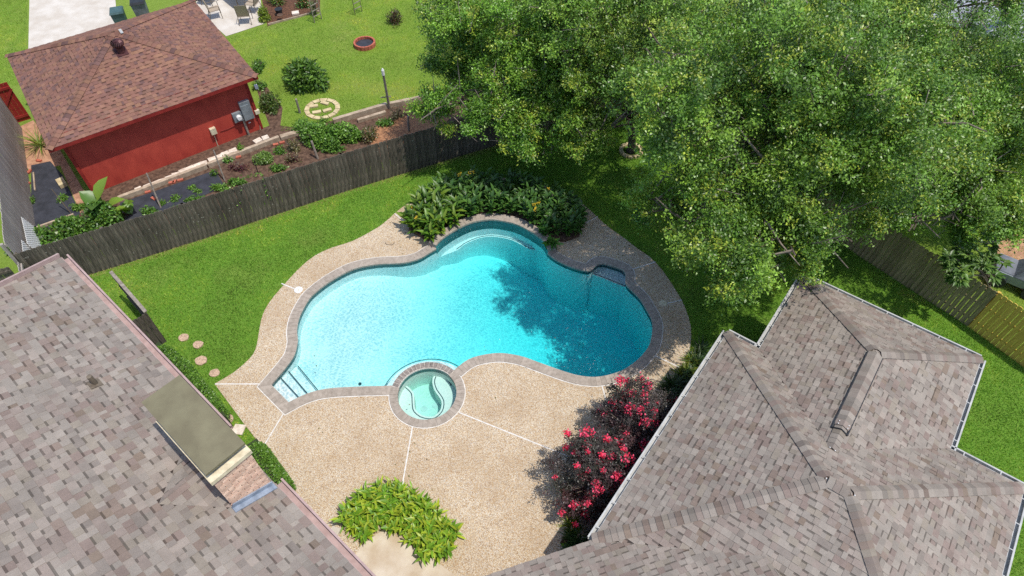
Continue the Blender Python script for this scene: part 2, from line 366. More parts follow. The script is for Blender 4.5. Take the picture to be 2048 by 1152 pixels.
arc = [Vector((p.x, p.y, 0)) for p in pxs(arc_px, WZ)]
lf = pxs([(872, 497), (858, 505), (837, 517), (805, 525), (752, 528), (705, 538), (661, 561), (629, 585), (614, 602), (597, 635), (592, 664), (594, 679), (588, 708), (572, 732), (540, 770)])
BR = .142
run_low = resample(catmull(low), BR)
run_rt = resample(catmull(rt), BR)
run_arc = resample(catmull([rt[-1]]+arc+[lf[0]]), BR)
run_lf = resample(catmull(lf), BR)
run_st = resample([C1, C2], BR)
a0, a1 = aJ1 % (2*math.pi), aJ2 % (2*math.pi)
spa_arc = [SPA+Vector((math.cos(t), math.sin(t), 0))*SPA_O for t in np.linspace(a0, a1, 24)]
OUT = run_st[:-1]+run_low[:-1]+spa_arc[:-1]+run_rt[:-1]+run_arc[:-1]+run_lf[:-1]
nO = len(OUT)
def mitre(path, d, closed=False):
    n = len(path); out = []
    for i, p in enumerate(path):
        a = path[i-1] if (i > 0 or closed) else None; b = path[(i+1) % n] if (i < n-1 or closed) else None
        ds = []
        if a is not None: ds.append((p-a).normalized())
        if b is not None: ds.append((b-p).normalized())
        ns = [Vector((q.y, -q.x, 0)) for q in ds]; m = sum(ns, Vector()).normalized()
        out.append(p+m*(d/max(.45, m.dot(ns[0]))))
    return out
deck_px = [(429, 767.6), (469, 743.5), (499, 717), (510.6, 699.5), (516, 676), (522, 641), (531, 617), (549, 591), (575, 561.6), (600, 535), (629, 511.5), (664, 495), (705, 482), (749, 458.7), (770, 444), (790, 426), (808, 412), (832, 397), (864, 381), (900, 368), (950, 358), (1010, 356), (1070, 365), (1108, 380), (1131, 391.5), (1158, 403), (1181, 421), (1205, 444), (1228, 462), (1249, 476.6), (1275, 497), (1300, 514), (1323, 538), (1340, 562), (1358, 591), (1371, 617), (1382, 655), (1381, 690), (1375, 716), (1364, 736)]
DECK = catmull(pxs(deck_px), .3)+pxs([(1337, 775), (1290, 840), (1215, 950), (1150, 1040), (1120, 1085), (1240, 1330), (640, 1330), (700, 1170), (640, 1075), (590, 1000), (533, 905), (490, 850)])
SPAC = [SPA+Vector((math.cos(t), math.sin(t), 0))*(SPA_R+.06) for t in np.linspace(0, 2*math.pi, 40, endpoint=False)]
# ---------------------------------------------------------------- ground, lawns
BIG = [(-400, -60), (400, -60), (400, 700), (-400, 700)]
DK_IN = [p for p in DECK]
sheet("ground", BIG, GZ, MT['lawn'], holes=[DECK], kind='structure')
F_L = px(27, 508, 1.7); FB = [Vector((F_L.x, F_L.y, 0)), px(400, 478.75), px(700, 378.75), px(940, 305), px(1277, 207)]
FR = [px(1277, 207), px(1720, 512), px(1936.5, 652), px(2048, 733)]
FR.append(FR[-1]+(FR[-1]-FR[-2])*1.2)
far = [Vector((60, 12, 0)), Vector((60, 120, 0)), Vector((-70, 120, 0)), Vector((-70, 12, 0))]
nb = [FB[0]+Vector((0, .1, 0)), *[p+Vector((-.02, .05, 0)) for p in FB[1:-1]], FB[-1]+Vector((0, .1, 0)), FR[1]+Vector((.05, .05, 0)), FR[3]+Vector((.05, .05, 0)), Vector((60, 5, 0)), *far]
sheet("neighbour_lawn", nb, GZ+.005, MT['lawn2'], kind='structure')
deck = sheet("pool_deck", DECK, 0, MT['deck'], holes=[OUT, SPAC], kind='structure')
# slab edge
mb = MB(); n = len(DECK)
for i in range(n):
    a, b = DECK[i], DECK[(i+1) % n]; mb.face([(a.x, a.y, -.12), (b.x, b.y, -.12), (b.x, b.y, 0), (a.x, a.y, 0)])
mb.build("slab_edge", MT['deck'], deck)
def strip(path, wd, z, m, name, parent, off=0.0, closed=False):
    p1 = mitre(path, off-wd/2, closed); p2 = mitre(path, off+wd/2, closed); mb = MB(); k = len(path)
    for i in range(k if closed else k-1):
        j = (i+1) % k
        mb.face([(p1[i].x, p1[i].y, z), (p2[i].x, p2[i].y, z), (p2[j].x, p2[j].y, z), (p1[j].x, p1[j].y, z)][::1])
    return mb.build(name, m, parent)
for a, b in [((430, 768), (522, 768)), ((567, 827), (530, 888)), ((825, 853), (803, 980)), ((918, 825), (1170, 926)), ((1203, 768), (1212, 800)), ((1309, 711), (1362, 736)), ((1173, 446), (1195, 433)), ((1266, 538), (1311, 524)), ((1320, 610), (1364, 600)), ((563, 567), (592, 579)), ((789, 427), (812, 446))]:
    p, q = px(*a), px(*b); strip([p, p.lerp(q, .5), q], .035, .004, MT['joint'], "expansion_joint", deck)
strip([px(522, 642), px(552, 641), px(581, 641)], .015, .004, MT['stepstone'], "expansion_joint", deck)
# ---------------------------------------------------------------- swimming pool
pool = thing("swimming_pool", px(950, 640), "freeform swimming pool of turquoise water with pale brick coping", "pool")
def floor_z(P):
    x = P[:, 0]; t = np.clip((x+5.6)/8.0, 0, 1); t = t*t*(3-2*t); return -.54-t*1.8
gx = [(x, y) for x in np.arange(-8, 6, .5) for y in np.arange(8, 18, .5)]
gin = [g for g, k in zip(gx, pip(np.array(gx), OUT)) if k]
Pf, Tf = cdt(OUT, (), gin); Zf = floor_z(Pf)
Vw = [tuple(p) for p in np.column_stack([Pf, Zf])]; base = len(Vw); Fs = [tuple(t) for t in Tf]
oz = floor_z(np.array([[p.x, p.y] for p in OUT]))
for i in range(nO):
    j = (i+1) % nO; k = len(Vw); a, b = OUT[i], OUT[j]
    Vw += [(a.x, a.y, oz[i]), (b.x, b.y, oz[j]), (b.x, b.y, -.01), (a.x, a.y, -.01)]; Fs.append((k+3, k+2, k+1, k))
me = bpy.data.meshes.new("shell"); me.from_pydata(Vw, [], Fs); me.update(); obj("shell", me, MT['plaster'], pool)
def wallband(path, off, z0, z1, m, name, parent, closed=False):
    q = mitre(path, off, closed); mb = MB(); k = len(q)
    for i in range(k if closed else k-1):
        a, b = q[i], q[(i+1) % k]; mb.face([(a.x, a.y, z1), (b.x, b.y, z1), (b.x, b.y, z0), (a.x, a.y, z0)])
    return mb.build(name, m, parent)
wallband(run_lf+run_st[1:]+run_low[1:], -.004, -.21, -.06, MT['tile'], "waterline_tile", pool)
wallband(run_rt, -.004, -.21, -.06, MT['tile'], "waterline_tile", pool)
wo = mitre(OUT, .03, True)
mb = MB(); P, T = cdt(wo); kz = len(P)
vs = [(p[0], p[1], WZ) for p in P]+[(p[0], p[1], -3) for p in P]; fs = [tuple(t) for t in T]+[tuple(kz+a for a in t[::-1]) for t in T]
idx = {(round(p[0], 4), round(p[1], 4)): i for i, p in enumerate(P)}
for i in range(nO):
    a = idx.get((round(wo[i].x, 4), round(wo[i].y, 4))); b = idx.get((round(wo[(i+1) % nO].x, 4), round(wo[(i+1) % nO].y, 4)))
    if a is not None and b is not None: fs.append((b, a, kz+a, kz+b))
me = bpy.data.meshes.new("water"); me.from_pydata(vs, [], fs); me.update()
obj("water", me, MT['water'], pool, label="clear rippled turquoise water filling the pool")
def bricks(path, w_in, w_out, z0, z1, m, parent, gap=.006, name="coping_brick"):
    pi_, po = mitre(path, w_in), mitre(path, w_out); n = len(path)
    for i in range(n-1):
        L = (path[i+1]-path[i]).length; g = min(.3, gap/L)
        a0, a1 = pi_[i].lerp(pi_[i+1], g/2), pi_[i].lerp(pi_[i+1], 1-g/2); b0, b1 = po[i].lerp(po[i+1], g/2), po[i].lerp(po[i+1], 1-g/2)
        dz = random.uniform(-.002, .002)
        vs = [(q.x, q.y, z) for z in (z0, z1+dz) for q in (a0, a1, b1, b0)]
        me = bpy.data.meshes.new(name); me.from_pydata(vs, [], [(0, 1, 2, 3), (7, 6, 5, 4), (0, 4, 5, 1), (1, 5, 6, 2), (2, 6, 7, 3), (3, 7, 4, 0)]); me.update()
        obj(name, me, m, parent)
full_a = run_lf+run_st[1:]+run_low[1:]
for run in (full_a, run_rt):
    bricks(run, -.02, .275, -.06, .022, MT['coping'], pool)
    strip(run, .30, .012, MT['mortar'], "mortar_bed", pool, off=.12)
    strip(run, .03, .006, MT['joint'], "caulk_line", pool, off=.292)
# raised back wall
RWZ = .17
wallband(run_arc, -.004, -.3, RWZ-.05, MT['tile'], "raised_wall_tile", pool)
wallband(list(reversed(run_arc)), -.32, -.02, RWZ-.04, MT['mortar'], "raised_wall_back", pool)
bricks(run_arc, -.02, .30, RWZ-.06, RWZ+.012, MT['coping'], pool)
strip(run_arc, .30, RWZ, MT['mortar'], "mortar_bed", pool, off=.14)
for e, o in ((run_arc[0], run_arc[1]), (run_arc[-1], run_arc[-2])):
    d = (o-e).normalized(); nn = Vector((d.y, -d.x, 0)); nn = nn if nn.y > 0 else -nn
    MB().obox(e+nn*.15+Vector((0, 0, .06))+d*.02, d*.015, nn*.15, (0, 0, .095)).build("wall_end_cap", MT['coping'], pool)
# steps, benches, ledges under water
def under(name, poly, z, trim=None, parent=pool, m=None, ti=.07):
    mb = MB().prism(poly if sum((poly[i].x*poly[(i+1) % len(poly)].y-poly[(i+1) % len(poly)].x*poly[i].y) for i in range(len(poly))) > 0 else list(reversed(poly)), -2.4, z)
    o = mb.build(name, m or MT['plaster'], parent)
    if trim: strip(trim, .028, z+.004, MT['trimtile'], "trim_tile", o, off=ti)
    return o
dst = (C2-C1).normalized(); 
for k, (a, b, z) in enumerate([((559, 759), (592, 795), -.2), ((578, 750), (610, 788), -.3), ((596, 738.5), (629, 779), -.4)]):
    p, q = px(*a, z), px(*b, z); e = (q-p).normalized(); p -= e*.12; q += e*.16
    outn = Vector((-e.y, e.x, 0)); outn = outn if outn.dot(C1-p) > 0 else -outn
    c1, c2 = C1+(C1-C2).normalized()*.1+outn*.02, C2+(C2-C1).normalized()*.1+outn*.02
    under("entry_step", [Vector((v.x, v.y, 0)) for v in (c1, c2, q, p)], z, [Vector((p.x, p.y, 0)), Vector(((p.x+q.x)/2, (p.y+q.y)/2, 0)), Vector((q.x, q.y, 0))], ti=-.06 if True else .06)
bp = [Vector((p.x, p.y, 0)) for p in pxs([(915, 500), (935, 486), (964, 475), (993, 474), (1023, 480), (1043, 490), (1058, 498), (1085, 503)], -.62)]
bcv = catmull(bp, .15)
under("swim_bench", bcv+[v+Vector((0, .12, 0)) for v in run_arc], -.62, bcv, ti=.06 if False else -.05)
ring = [SPA+Vector((math.cos(t), math.sin(t), 0))*1.37 for t in np.linspace(a0+.35, a1-.35, 26)]
under("spa_ledge", ring+[SPA+Vector((math.cos(t), math.sin(t), 0))*1.06 for t in np.linspace(a1-.35, a0+.35, 26)], -.34, ring, ti=-.05)
sp = [Vector((p.x, p.y, 0)) for p in pxs([(1186, 549), (1215, 560), (1249, 574)], -.3)]
under("corner_step", sp+[Vector((v.x, v.y, 0)) for v in pxs([(1262, 560), (1258, 535), (1200, 518), (1182, 530)])], -.3, sp, ti=-.05)
MB().lathe(px(1163, 690, -2.33), [(.11, 0), (.11, .01), (.04, .02)], 14).build("floor_drain", MT['white'], pool)
MB().lathe(px(720, 768, -.6), [(.05, 0), (.05, .02)], 10).build("floor_inlet", MT['trimtile'], pool)
# ---------------------------------------------------------------- spa
spa = thing("hot_tub", SPA, "round spa with pale curved bench seats set into the pool edge", "spa")
circ = lambda r, a, b, n: [SPA+Vector((math.cos(t), math.sin(t), 0))*r for t in np.linspace(a, b, n)]
mb = MB(); cp = circ(SPA_R, 0, 2*math.pi, 41)[:-1]
for i in range(40):
    a, b = cp[i], cp[(i+1) % 40]; mb.face([(a.x, a.y, .0), (b.x, b.y, .0), (b.x, b.y, -.9), (a.x, a.y, -.9)])
mb.face([(p.x, p.y, -.9) for p in cp]); mb.build("shell", MT['spaplaster'], spa)
wallband(list(reversed(cp)), .004, -.17, -.03, MT['tile'], "waterline_tile", spa, closed=True)
MB().prism(circ(SPA_R+.03, 0, 2*math.pi, 41)[:-1], -1.2, -.09).build("water", MT['spawater'], spa)
inner = zc([(385, 515), (440, 560), (485, 620), (495, 700), (500, 800), (520, 870), (600, 935), (700, 960), (780, 950), (850, 890), (880, 830), (885, 740), (840, 660), (790, 590), (757, 500), (755, 430), (775, 375), (870, 385), (970, 440), (1020, 520)], 760, 700, 7.2)
inn = [Vector((p.x, p.y, 0)) for p in pxs(inner, -.42)]
icv = catmull(inn, .08)
ai, bi = ang(inn[0]) % (2*math.pi), ang(inn[-1]) % (2*math.pi)
under("bench_seat", list(icv)+circ(SPA_R+.02, bi+2*math.pi, ai, 40), -.42, catmull(inn[:17], .08), spa, MT['spaplaster'], ti=.07)
for u, v in ((848, 818), (871, 811)): MB().lathe(px(u, v, -.9), [(.1, 0), (.1, .012), (.05, .02)], 14).build("drain_cover", MT['white'], spa)
sa, sb = a1, a0       # deck side: from right junction clockwise... build the arc that passes the south
south = circ(SPA_R, a0-.03, a1-2*math.pi+.03, 34) if a1-2*math.pi < a0 else circ(SPA_R, a0, a1, 34)
south = resample(circ(SPA_R, a0, a0-((a0-a1) % (2*math.pi) if False else (2*math.pi-((a0-a1) % (2*math.pi)))) if False else a0+(2*math.pi-(a0-a1)), 60), .118)
bricks(list(reversed(south)), -.015, .225, -.06, .03, MT['coping'], spa) if False else bricks([p for p in south], .015-.03, .225, -.06, .03, MT['coping'], spa)
strip(south, .2, .018, MT['mortar'], "mortar_bed", spa, off=.11); strip(south, .028, .007, MT['joint'], "caulk_line", spa, off=.24)
north = resample(circ(SPA_R, a1, a0, 50), .112)
bricks(north, .03, .215, -.1, .016, MT['dambrick'], spa, gap=.016, name="dam_brick")
mb = MB(); nn_ = circ(1, a1, a0, 30)
for i in range(29):
    q = [SPA+(nn_[i]-SPA)*SPA_R, SPA+(nn_[i]-SPA)*1.085, SPA+(nn_[i+1]-SPA)*1.085, SPA+(nn_[i+1]-SPA)*SPA_R]
    mb.face([(v.x, v.y, .007) for v in q]); mb.face([(q[1].x, q[1].y, -.7), (q[2].x, q[2].y, -.7), (q[2].x, q[2].y, -.012), (q[1].x, q[1].y, -.012)])
mb.build("dam_wall", MT['mortar'], spa)
# ---------------------------------------------------------------- lids and small things on the deck
lid = lambda u, v, r, m, lb, nm="skimmer_lid": [t := thing(nm, px(u, v), lb, "lid"), MB().lathe(px(u, v, 0), [(r, .002), (r, .014), (r*.9, .02)], 20).build("cover", m, t), MB().lathe(px(u, v, .02), [(r*.22, 0), (r*.2, .006)], 10).build("finger_hole", MT['plastic'], t)]
lid(597, 580, .14, MT['white'], "round white skimmer lid on the sunny deck left of the pool")
lid(1326, 607, .13, MT['cream'], "round cream skimmer lid on the shaded deck right of the pool")
t = thing("deck_drain", px(780, 485), "small dark ring drain in the deck by the canna bed", "drain")
rr = px(780, 485, 0); mb = MB(); mb.tube([rr+Vector((.16*math.cos(a), .12*math.sin(a), .008)) for a in np.linspace(3.2, 6.2, 12)], .012, 5); mb.build("rim", MT['frame'], t)
MB().lathe(rr, [(.13, .001), (.13, .003)], 16).build("cover", MT['deck'], t)
steps_px = [(368, 676, "northernmost round stepping stone in grass by the short fence"), (397, 690, "second round stepping stone in grass from the short fence"), (403, 722, "large round stepping stone beside the upper clipped hedge"), (430, 747, "round stepping stone in grass nearest the deck corner"), (457, 839, "round stepping stone beside the chimney between the two hedges"), (477, 860, "square pale stepping stone at the lower hedge tip")]
for i, (u, v, lb) in enumerate(steps_px):
    c = px(u, v, GZ); nb_ = 14; R = .155 if i != 2 else .18
    if i == 5: poly = [c+Vector((a*.19, b*.17, 0)) for a, b in ((-1, -.7), (.8, -1), (1, .8), (-.6, 1))]
    else: poly = [c+Vector((math.cos(a)*R*random.uniform(.9, 1.08), math.sin(a)*R*random.uniform(.85, 1.02), 0)) for a in np.linspace(0, 2*math.pi, nb_, endpoint=False)]
    mb = MB(); mb.prism(poly, GZ-.03, GZ+.045); o = mb.build("stepping_stone", MT['stepstone'] if i != 5 else MT['stone'], None, label=lb, cat="stepping stone", group="stepping stones along the hedge")
# concrete walk by the front bed
pad = sheet("concrete_walk", pxs([(768, 1058), (800, 1078), (880, 1128), (915, 1155), (990, 1330), (640, 1330), (690, 1148), (722, 1092)]), .006, MT['concretepad'], kind='structure')
MB().prism([p for p in reversed(pxs([(650, 1070), (668, 1054), (683, 1058), (668, 1086), (655, 1090)]))], 0, .05).build("splash_block", MT['concrete'], None, label="small pale concrete block on the deck by the mauve gutter", cat="block")
# ================================================================ roofs
EXPO = .145
def clip(poly, a, b, c):          # keep a*x+b*y<=c
    out = []; n = len(poly)
    for i in range(n):
        p, q = poly[i], poly[(i+1) % n]; dp = a*p[0]+b*p[1]-c; dq = a*q[0]+b*q[1]-c
        if dp <= 0: out.append(p)
        if (dp < 0 < dq) or (dq < 0 < dp):
            t = dp/(dp-dq); out.append((p[0]+(q[0]-p[0])*t, p[1]+(q[1]-p[1])*t))
    return out
def frame_of(poly, eave):
    n = Vector()
    for i in range(len(poly)): n += (poly[i]-poly[0]).cross(poly[(i+1) % len(poly)]-poly[0])
    n.normalize(); n = n if n.z > 0 else -n
    u = Vector(eave).normalized(); v = n.cross(u).normalized()
    if v.z < 0: v = -v; u = -u
    return poly[0], u, v, n
PAL = [s2l(c) for c in ((178, 170, 160), (166, 159, 150), (176, 165, 155), (161, 147, 139), (149, 130, 123), (148, 129, 118), (148, 140, 133), (165, 156, 142), (140, 122, 106))]
_m = np.array(PAL).mean(0); PAL = [tuple((_m+(np.array(c)-_m)*.62)*.84*np.array([1.0, .985, .965])) for c in PAL]
PW = [5, 5, 4, 4, 2.2, 1.5, 2.6, 2.4, .9]
GPAL = [s2l(c) for c in ((166, 122, 106), (172, 130, 110), (160, 116, 102), (150, 111, 102), (132, 104, 102), (144, 112, 98), (176, 134, 108), (122, 97, 97))]
_m = np.array(GPAL).mean(0); GPAL = [tuple((_m+(np.array(c)-_m)*.65)*.74*np.array([1.0, .98, .96])) for c in GPAL]
GW = [4, 4, 4, 3, 2, 2, 2, 1.2]
def shingles(polys, others, pal, wts, wr=(.09, .20), scale=1.0):
    """tabs of every plane: list of (polygon3d lower, upper data, colour, raised, screen size)"""
    tabs = []
    for poly, eave in polys:
        o, u, v, n = frame_of(poly, eave); pts = [((p-o).dot(u), (p-o).dot(v)) for p in poly]
        vmin, vmax = min(p[1] for p in pts), max(p[1] for p in pts); umin, umax = min(p[0] for p in pts), max(p[0] for p in pts)
        ex = EXPO*scale; r = 0; y = vmin
        while y < vmax:
            strip_ = clip(clip(pts, 0, 1, y+ex), 0, -1, -y)
            if len(strip_) >= 3:
                lo = min(p[0] for p in strip_); hi = max(p[0] for p in strip_); x = lo-random.uniform(0, .2); up = random.random() < .5; cc = random.choices(pal, wts)[0]
                while x < hi:
                    wdt = random.uniform(*wr)*scale*(1 if up else .85); q = clip(clip(strip_, 1, 0, x+wdt), -1, 0, -x)
                    if random.random() < .8: cc = random.choices(pal, wts)[0]
                    if len(q) >= 3:
                        cxy = (sum(p[0] for p in q)/len(q), sum(p[1] for p in q)/len(q)); W = o+u*cxy[0]+v*cxy[1]
                        hid = any(abs((pp-poly[0]).length) > 1e-9 and zz is not None and zz > W.z+.02 for pp, zz in ((op[0], plane_z(op, ee, W)) for op, ee in others if op is not poly))
                        s = proj(W)
                        if not hid and -140 < s[0] < 2190 and -120 < s[1] < 1270:
                            k = random.uniform(.9, 1.08); tabs.append((o, u, v, n, q, tuple(c*k for c in cc), up, y, ex, FPX/s[2], 0 < s[0] < 2048 and 0 < s[1] < 1152))
                    x += wdt; up = not up if random.random() < .85 else up
            y += ex
    return tabs
def plane_z(poly, eave, W):
    if not pip(np.array([[W.x, W.y]]), poly)[0]: return None
    o, u, v, n = frame_of(poly, eave); return o.z-((W.x-o.x)*n.x+(W.y-o.y)*n.y)/n.z
def tab_into(mb, t):
    o, u, v, n, q, c, up, y, ex, *_ = t
    # wedge: the butt (lower) edge stands proud, the head slides under the next course
    def P(p, lift): return o+u*p[0]+v*p[1]+n*lift
    hb, hh = (.020, .009) if up else (.011, .003)
    m = len(q); top = [P(p, hb+(hh-hb)*min(1, max(0, (p[1]-y)/ex))) for p in q]; bot = [P(p, -.004) for p in q]
    # colour grain + dark printed shadow band at the head of the recessed tabs
    mb.poly(top+bot, [tuple(range(m))]+[(i, m+i, m+(i+1) % m, (i+1) % m) for i in range(m)], c)
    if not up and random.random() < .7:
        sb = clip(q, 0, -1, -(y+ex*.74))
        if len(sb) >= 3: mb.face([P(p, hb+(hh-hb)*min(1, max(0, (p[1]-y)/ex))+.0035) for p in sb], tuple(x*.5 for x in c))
def make_roof(house, planes, pal, wts, name="roof", wr=(.09, .20), scale=1.0, th=.12):
    roof = MB()
    for poly, eave in planes:
        o, u, v, n = frame_of(poly, eave)
        tp = [p-n*.006 for p in poly]; bt = [p-n*th for p in poly]
        if (tp[1]-tp[0]).cross(tp[2]-tp[0]).dot(n) < 0: tp.reverse(); bt.reverse()
        m = len(tp); roof.poly(tp+bt, [tuple(range(m)), tuple(range(2*m-1, m-1, -1))]+[(i, m+i, m+(i+1) % m, (i+1) % m) for i in range(m)])
    ro = roof.build(name, MT['deckwood'], house)
    tabs = shingles(planes, planes, pal, wts, wr, scale)
    tabs.sort(key=lambda t: -(t[9]+(1000 if t[10] and len(t[4]) >= 4 else 0)))
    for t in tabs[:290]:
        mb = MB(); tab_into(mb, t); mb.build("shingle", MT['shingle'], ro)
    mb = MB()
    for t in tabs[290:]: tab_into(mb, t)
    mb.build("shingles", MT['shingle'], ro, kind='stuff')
    return ro
def caps(ro, p, q, nl, nr, pal, wts, wd=.15, name="cap_shingle", sp=.14, lift=.03, only_vis=True):
    """bent cap shingles along a hip or ridge; nl, nr: directions down each side"""
    p, q = Vector(p), Vector(q); d = (q-p).normalized(); L = (q-p).length; k = int(L/sp)
    nl, nr = Vector(nl).normalized(), Vector(nr).normalized(); up = Vector((0, 0, 1)); up = (up-d*up.dot(d)).normalized()
    for i in range(k):
        a = p+d*(i*sp); b = p+d*((i+1)*sp+.015); s = proj(a)
        if only_vis and not (-60 < s[0] < 2110 and -60 < s[1] < 1215): continue
        c = random.choices(pal, wts)[0]; kk = random.uniform(.74, 1.04); c = tuple(x*kk for x in c)
        vs = []
        for e, l2 in ((a, lift+.014), (b, lift)):
            prof = [nl*wd, nl*wd*.5+up*.012, up*.022, nr*wd*.5+up*.012, nr*wd]
            vs += [e+x+up*l2 for x in prof]
        vs += [v-up*.03 for v in vs[:5]]
        MB().poly(vs, [(j, j+1, j+6, j+5) for j in range(4)]+[(j+10, j+11, j+1, j) for j in range(4)], c).build(name, MT['shingle'], ro)
def dn(a, b, n):           # horizontal-ish direction lying in plane with normal n, perpendicular to edge ab, pointing down
    e = (b-a).normalized(); d = e.cross(n).normalized(); return d if d.z < 0 else -d
def nrm(poly):
    n = (poly[1]-poly[0]).cross(poly[2]-poly[0]).normalized(); return n if n.z > 0 else -n
def gutter(name, p, q, m, parent, wd=.12, out=None, hangers=True):
    p, q = Vector(p), Vector(q); d = (q-p).normalized(); o = Vector(out).normalized(); mb = MB()
    z = Vector((0, 0, 1)); c = p+o*wd*.5
    mb.bar(p+o*(wd*.5)-z*.1, q+o*(wd*.5)-z*.1, wd, .012); mb.bar(p+o*wd-z*.05, q+o*wd-z*.05, .02, .11); mb.bar(p+o*.012-z*.05, q+o*.012-z*.05, .014, .11)
    mb.bar(p+o*(wd-.012), q+o*(wd-.012), .034, .012)
    g = mb.build(name, m, parent)
    if hangers:
        L = (q-p).length; k = max(2, int(L/.62)); hb = MB()
        for i in range(k):
            a = p+d*(.3+i*L/k); MB().bar(a-o*.01+z*.008, a+o*(wd-.02)+z*.008, .022, .01).build("gutter_hanger", m, g)
    return g
# ---------------------------------------------------------------- right house
EZ = 2.6; PT = .43
A, B = px(1185, 1080, EZ), px(1455, 665, EZ)
ex_ = (B-A).normalized(); nx = Vector((ex_.y, -ex_.x, 0)); half = (B-A).length/2; RL = .45
A2, B2 = A+nx*(2*half+RL), B+nx*(2*half+RL)
ap1 = (A+B)/2+nx*half+Vector((0, 0, half*PT)); ap2 = ap1+nx*RL
Dp, Ep = px(1605, 555, EZ), px(1963, 713, EZ)
dd = ((Dp-B).dot(ex_)+(Ep-B).dot(ex_))/2; s0, s1 = (Dp-B).dot(nx), (Ep-B).dot(nx)
D_, E_ = B+nx*s0+ex_*dd, B+nx*s1+ex_*dd; C_, F_ = B+nx*s0, B+nx*s1; hw = (s1-s0)/2
r1 = B+nx*(s0+hw)+ex_*(dd-hw)+Vector((0, 0, hw*PT)); r2 = B+nx*(s0+hw)-ex_*hw+Vector((0, 0, hw*PT))
vin = lambda s: B+nx*s-ex_*.0
house_r = thing("house", (A+B2)/2-Vector((0, 0, EZ)), "single storey house with grey-mauve hipped roof and long ridge vent at right", "house")
conn_d = Vector((-.951, -.309, 0)); conn_in = Vector((.309, -.951, 0)); W_ = A+conn_d*4.2
V_ = A+Vector((.987, -.16, 0))*3.4; V_ = V_+Vector((0, 0, 3.4*.457*PT))
cin = W_+conn_in*2.6+Vector((0, 0, 2.6*PT)); cin2 = A+conn_in*2.6+conn_d*-3+Vector((0, 0, 2.6*PT))
planes_r = [([A, B, ap1], ex_), ([B, B2, ap2, ap1], nx), ([A2, A, ap1, ap2], nx), ([B2, A2, ap2], ex_),
            ([D_, E_, r1], nx), ([C_-ex_*0, D_, r1, r2], ex_), ([F_, E_, r1, r2], ex_), ([W_, A, V_, cin2, cin], conn_d)]
ro = make_roof(house_r, planes_r, PAL, PW)
nm = [nrm(p) for p, _ in planes_r]
def hip(a, b, i, j, parent=ro, pal=PAL, wts=PW, **k): caps(parent, a, b, dn(a, b, nm[i]), dn(a, b, nm[j]), pal, wts, **k)
hip(B, ap1, 0, 1); hip(A, ap1, 0, 2); hip(B2, ap2, 1, 3); hip(A2, ap2, 2, 3); hip(D_, r1, 4, 5); hip(E_, r1, 4, 6)
caps(ro, r2, r1, dn(r1, r2, nm[5]), dn(r1, r2, nm[6]), PAL, PW); caps(ro, ap1, ap2, dn(ap1, ap2, nm[1]), dn(ap1, ap2, nm[2]), PAL, PW)
# ridge vent
vd = (r2-r1).normalized(); va, vb = r1+vd*.05, r1+vd*2.55; vent = MB(); vl, vr = dn(r1, r2, nm[5]), dn(r1, r2, nm[6])
for s_ in (vl, vr): vent.bar(va+s_*.185+Vector((0, 0, .03)), vb+s_*.185+Vector((0, 0, .035)), .034, .06)
rv = vent.build("ridge_vent", MT['black'], ro)
caps(ro, va, vb, vl, vr, PAL, PW, wd=.18, lift=.055)
MB().bar(vb+vl*.19+Vector((0, 0, .035)), vb+Vector((0, 0, .065)), .025, .035).bar(vb+vr*.19+Vector((0, 0, .035)), vb+Vector((0, 0, .065)), .025, .035).build("vent_end", MT['black'], ro)
mb = MB()
for q, s_ in ((vb+vl*.11-vd*.12, 0), (vb+vl*.11-vd*.2, 0), (vb+vr*.12-vd*.12, 0), (vb+vr*.12-vd*.2, 0), (ap1+vl*.05, 0), (ap1+vr*.1, 0), (ap2+vl*.05, 0), (ap2+vr*.1, 0), (r2+vl*.05, 0), (r2+vr*.08, 0)):
    MB().lathe(q+Vector((0, 0, .095 if s_ == 0 and (q-vb).length < .4 else .06)), [(.013, 0), (.01, .005)], 8).build("nail_seal", MT['white'], ro)
for p, q, o_ in ((A, B, -nx), (B, C_, ex_), (C_, D_, -nx), (D_, E_, ex_), (F_, E_, nx), (F_, B2, ex_), (B2, A2, nx)):
    gutter("gutter", p, q, MT['gutterw'], house_r, out=o_, hangers=True)
# walls
ins = .42
wpts = [A+(ex_+nx)*ins, B+(nx-ex_)*ins, C_+(nx-ex_)*ins, D_+(nx-ex_)*ins, E_-(nx+ex_)*ins, F_-(nx+ex_)*ins, B2-(nx+ex_)*ins, A2+(ex_-nx)*ins]
MB().prism(list(reversed(wpts)), GZ, EZ-.06).build("wall", MT['wall'], house_r)
cw = [A+conn_in*ins-conn_d*.3, W_+conn_in*ins, W_+conn_in*2.4, A+conn_in*2.4-conn_d*.3]
MB().prism(cw, GZ, EZ-.06).build("breezeway_wall", MT['wall'], house_r)
# ---------------------------------------------------------------- left house (two storeys)
LZ = 5.3; LP = .42
La, Lb = px(122, 515, LZ), px(722, 1150, LZ); le = (Lb-La).normalized(); li = Vector((le.y, -le.x, 0)); up_l = (li+Vector((0, 0, LP)))
ln = le.cross(up_l).normalized(); ln = ln if ln.z > 0 else -ln
Lc = on_plane(-40, 596, La, ln); rk = (Lc-La)
Lend = Lb+le*2.2; Ltop = La+rk*3.4; Lt2 = Lend+up_l*((Ltop-La).dot(li))
house_l = thing("house", Vector((Lb.x-2, Lb.y-1, 0)), "two storey house with mauve-grey shingle roof and capped brick chimney at left", "house")
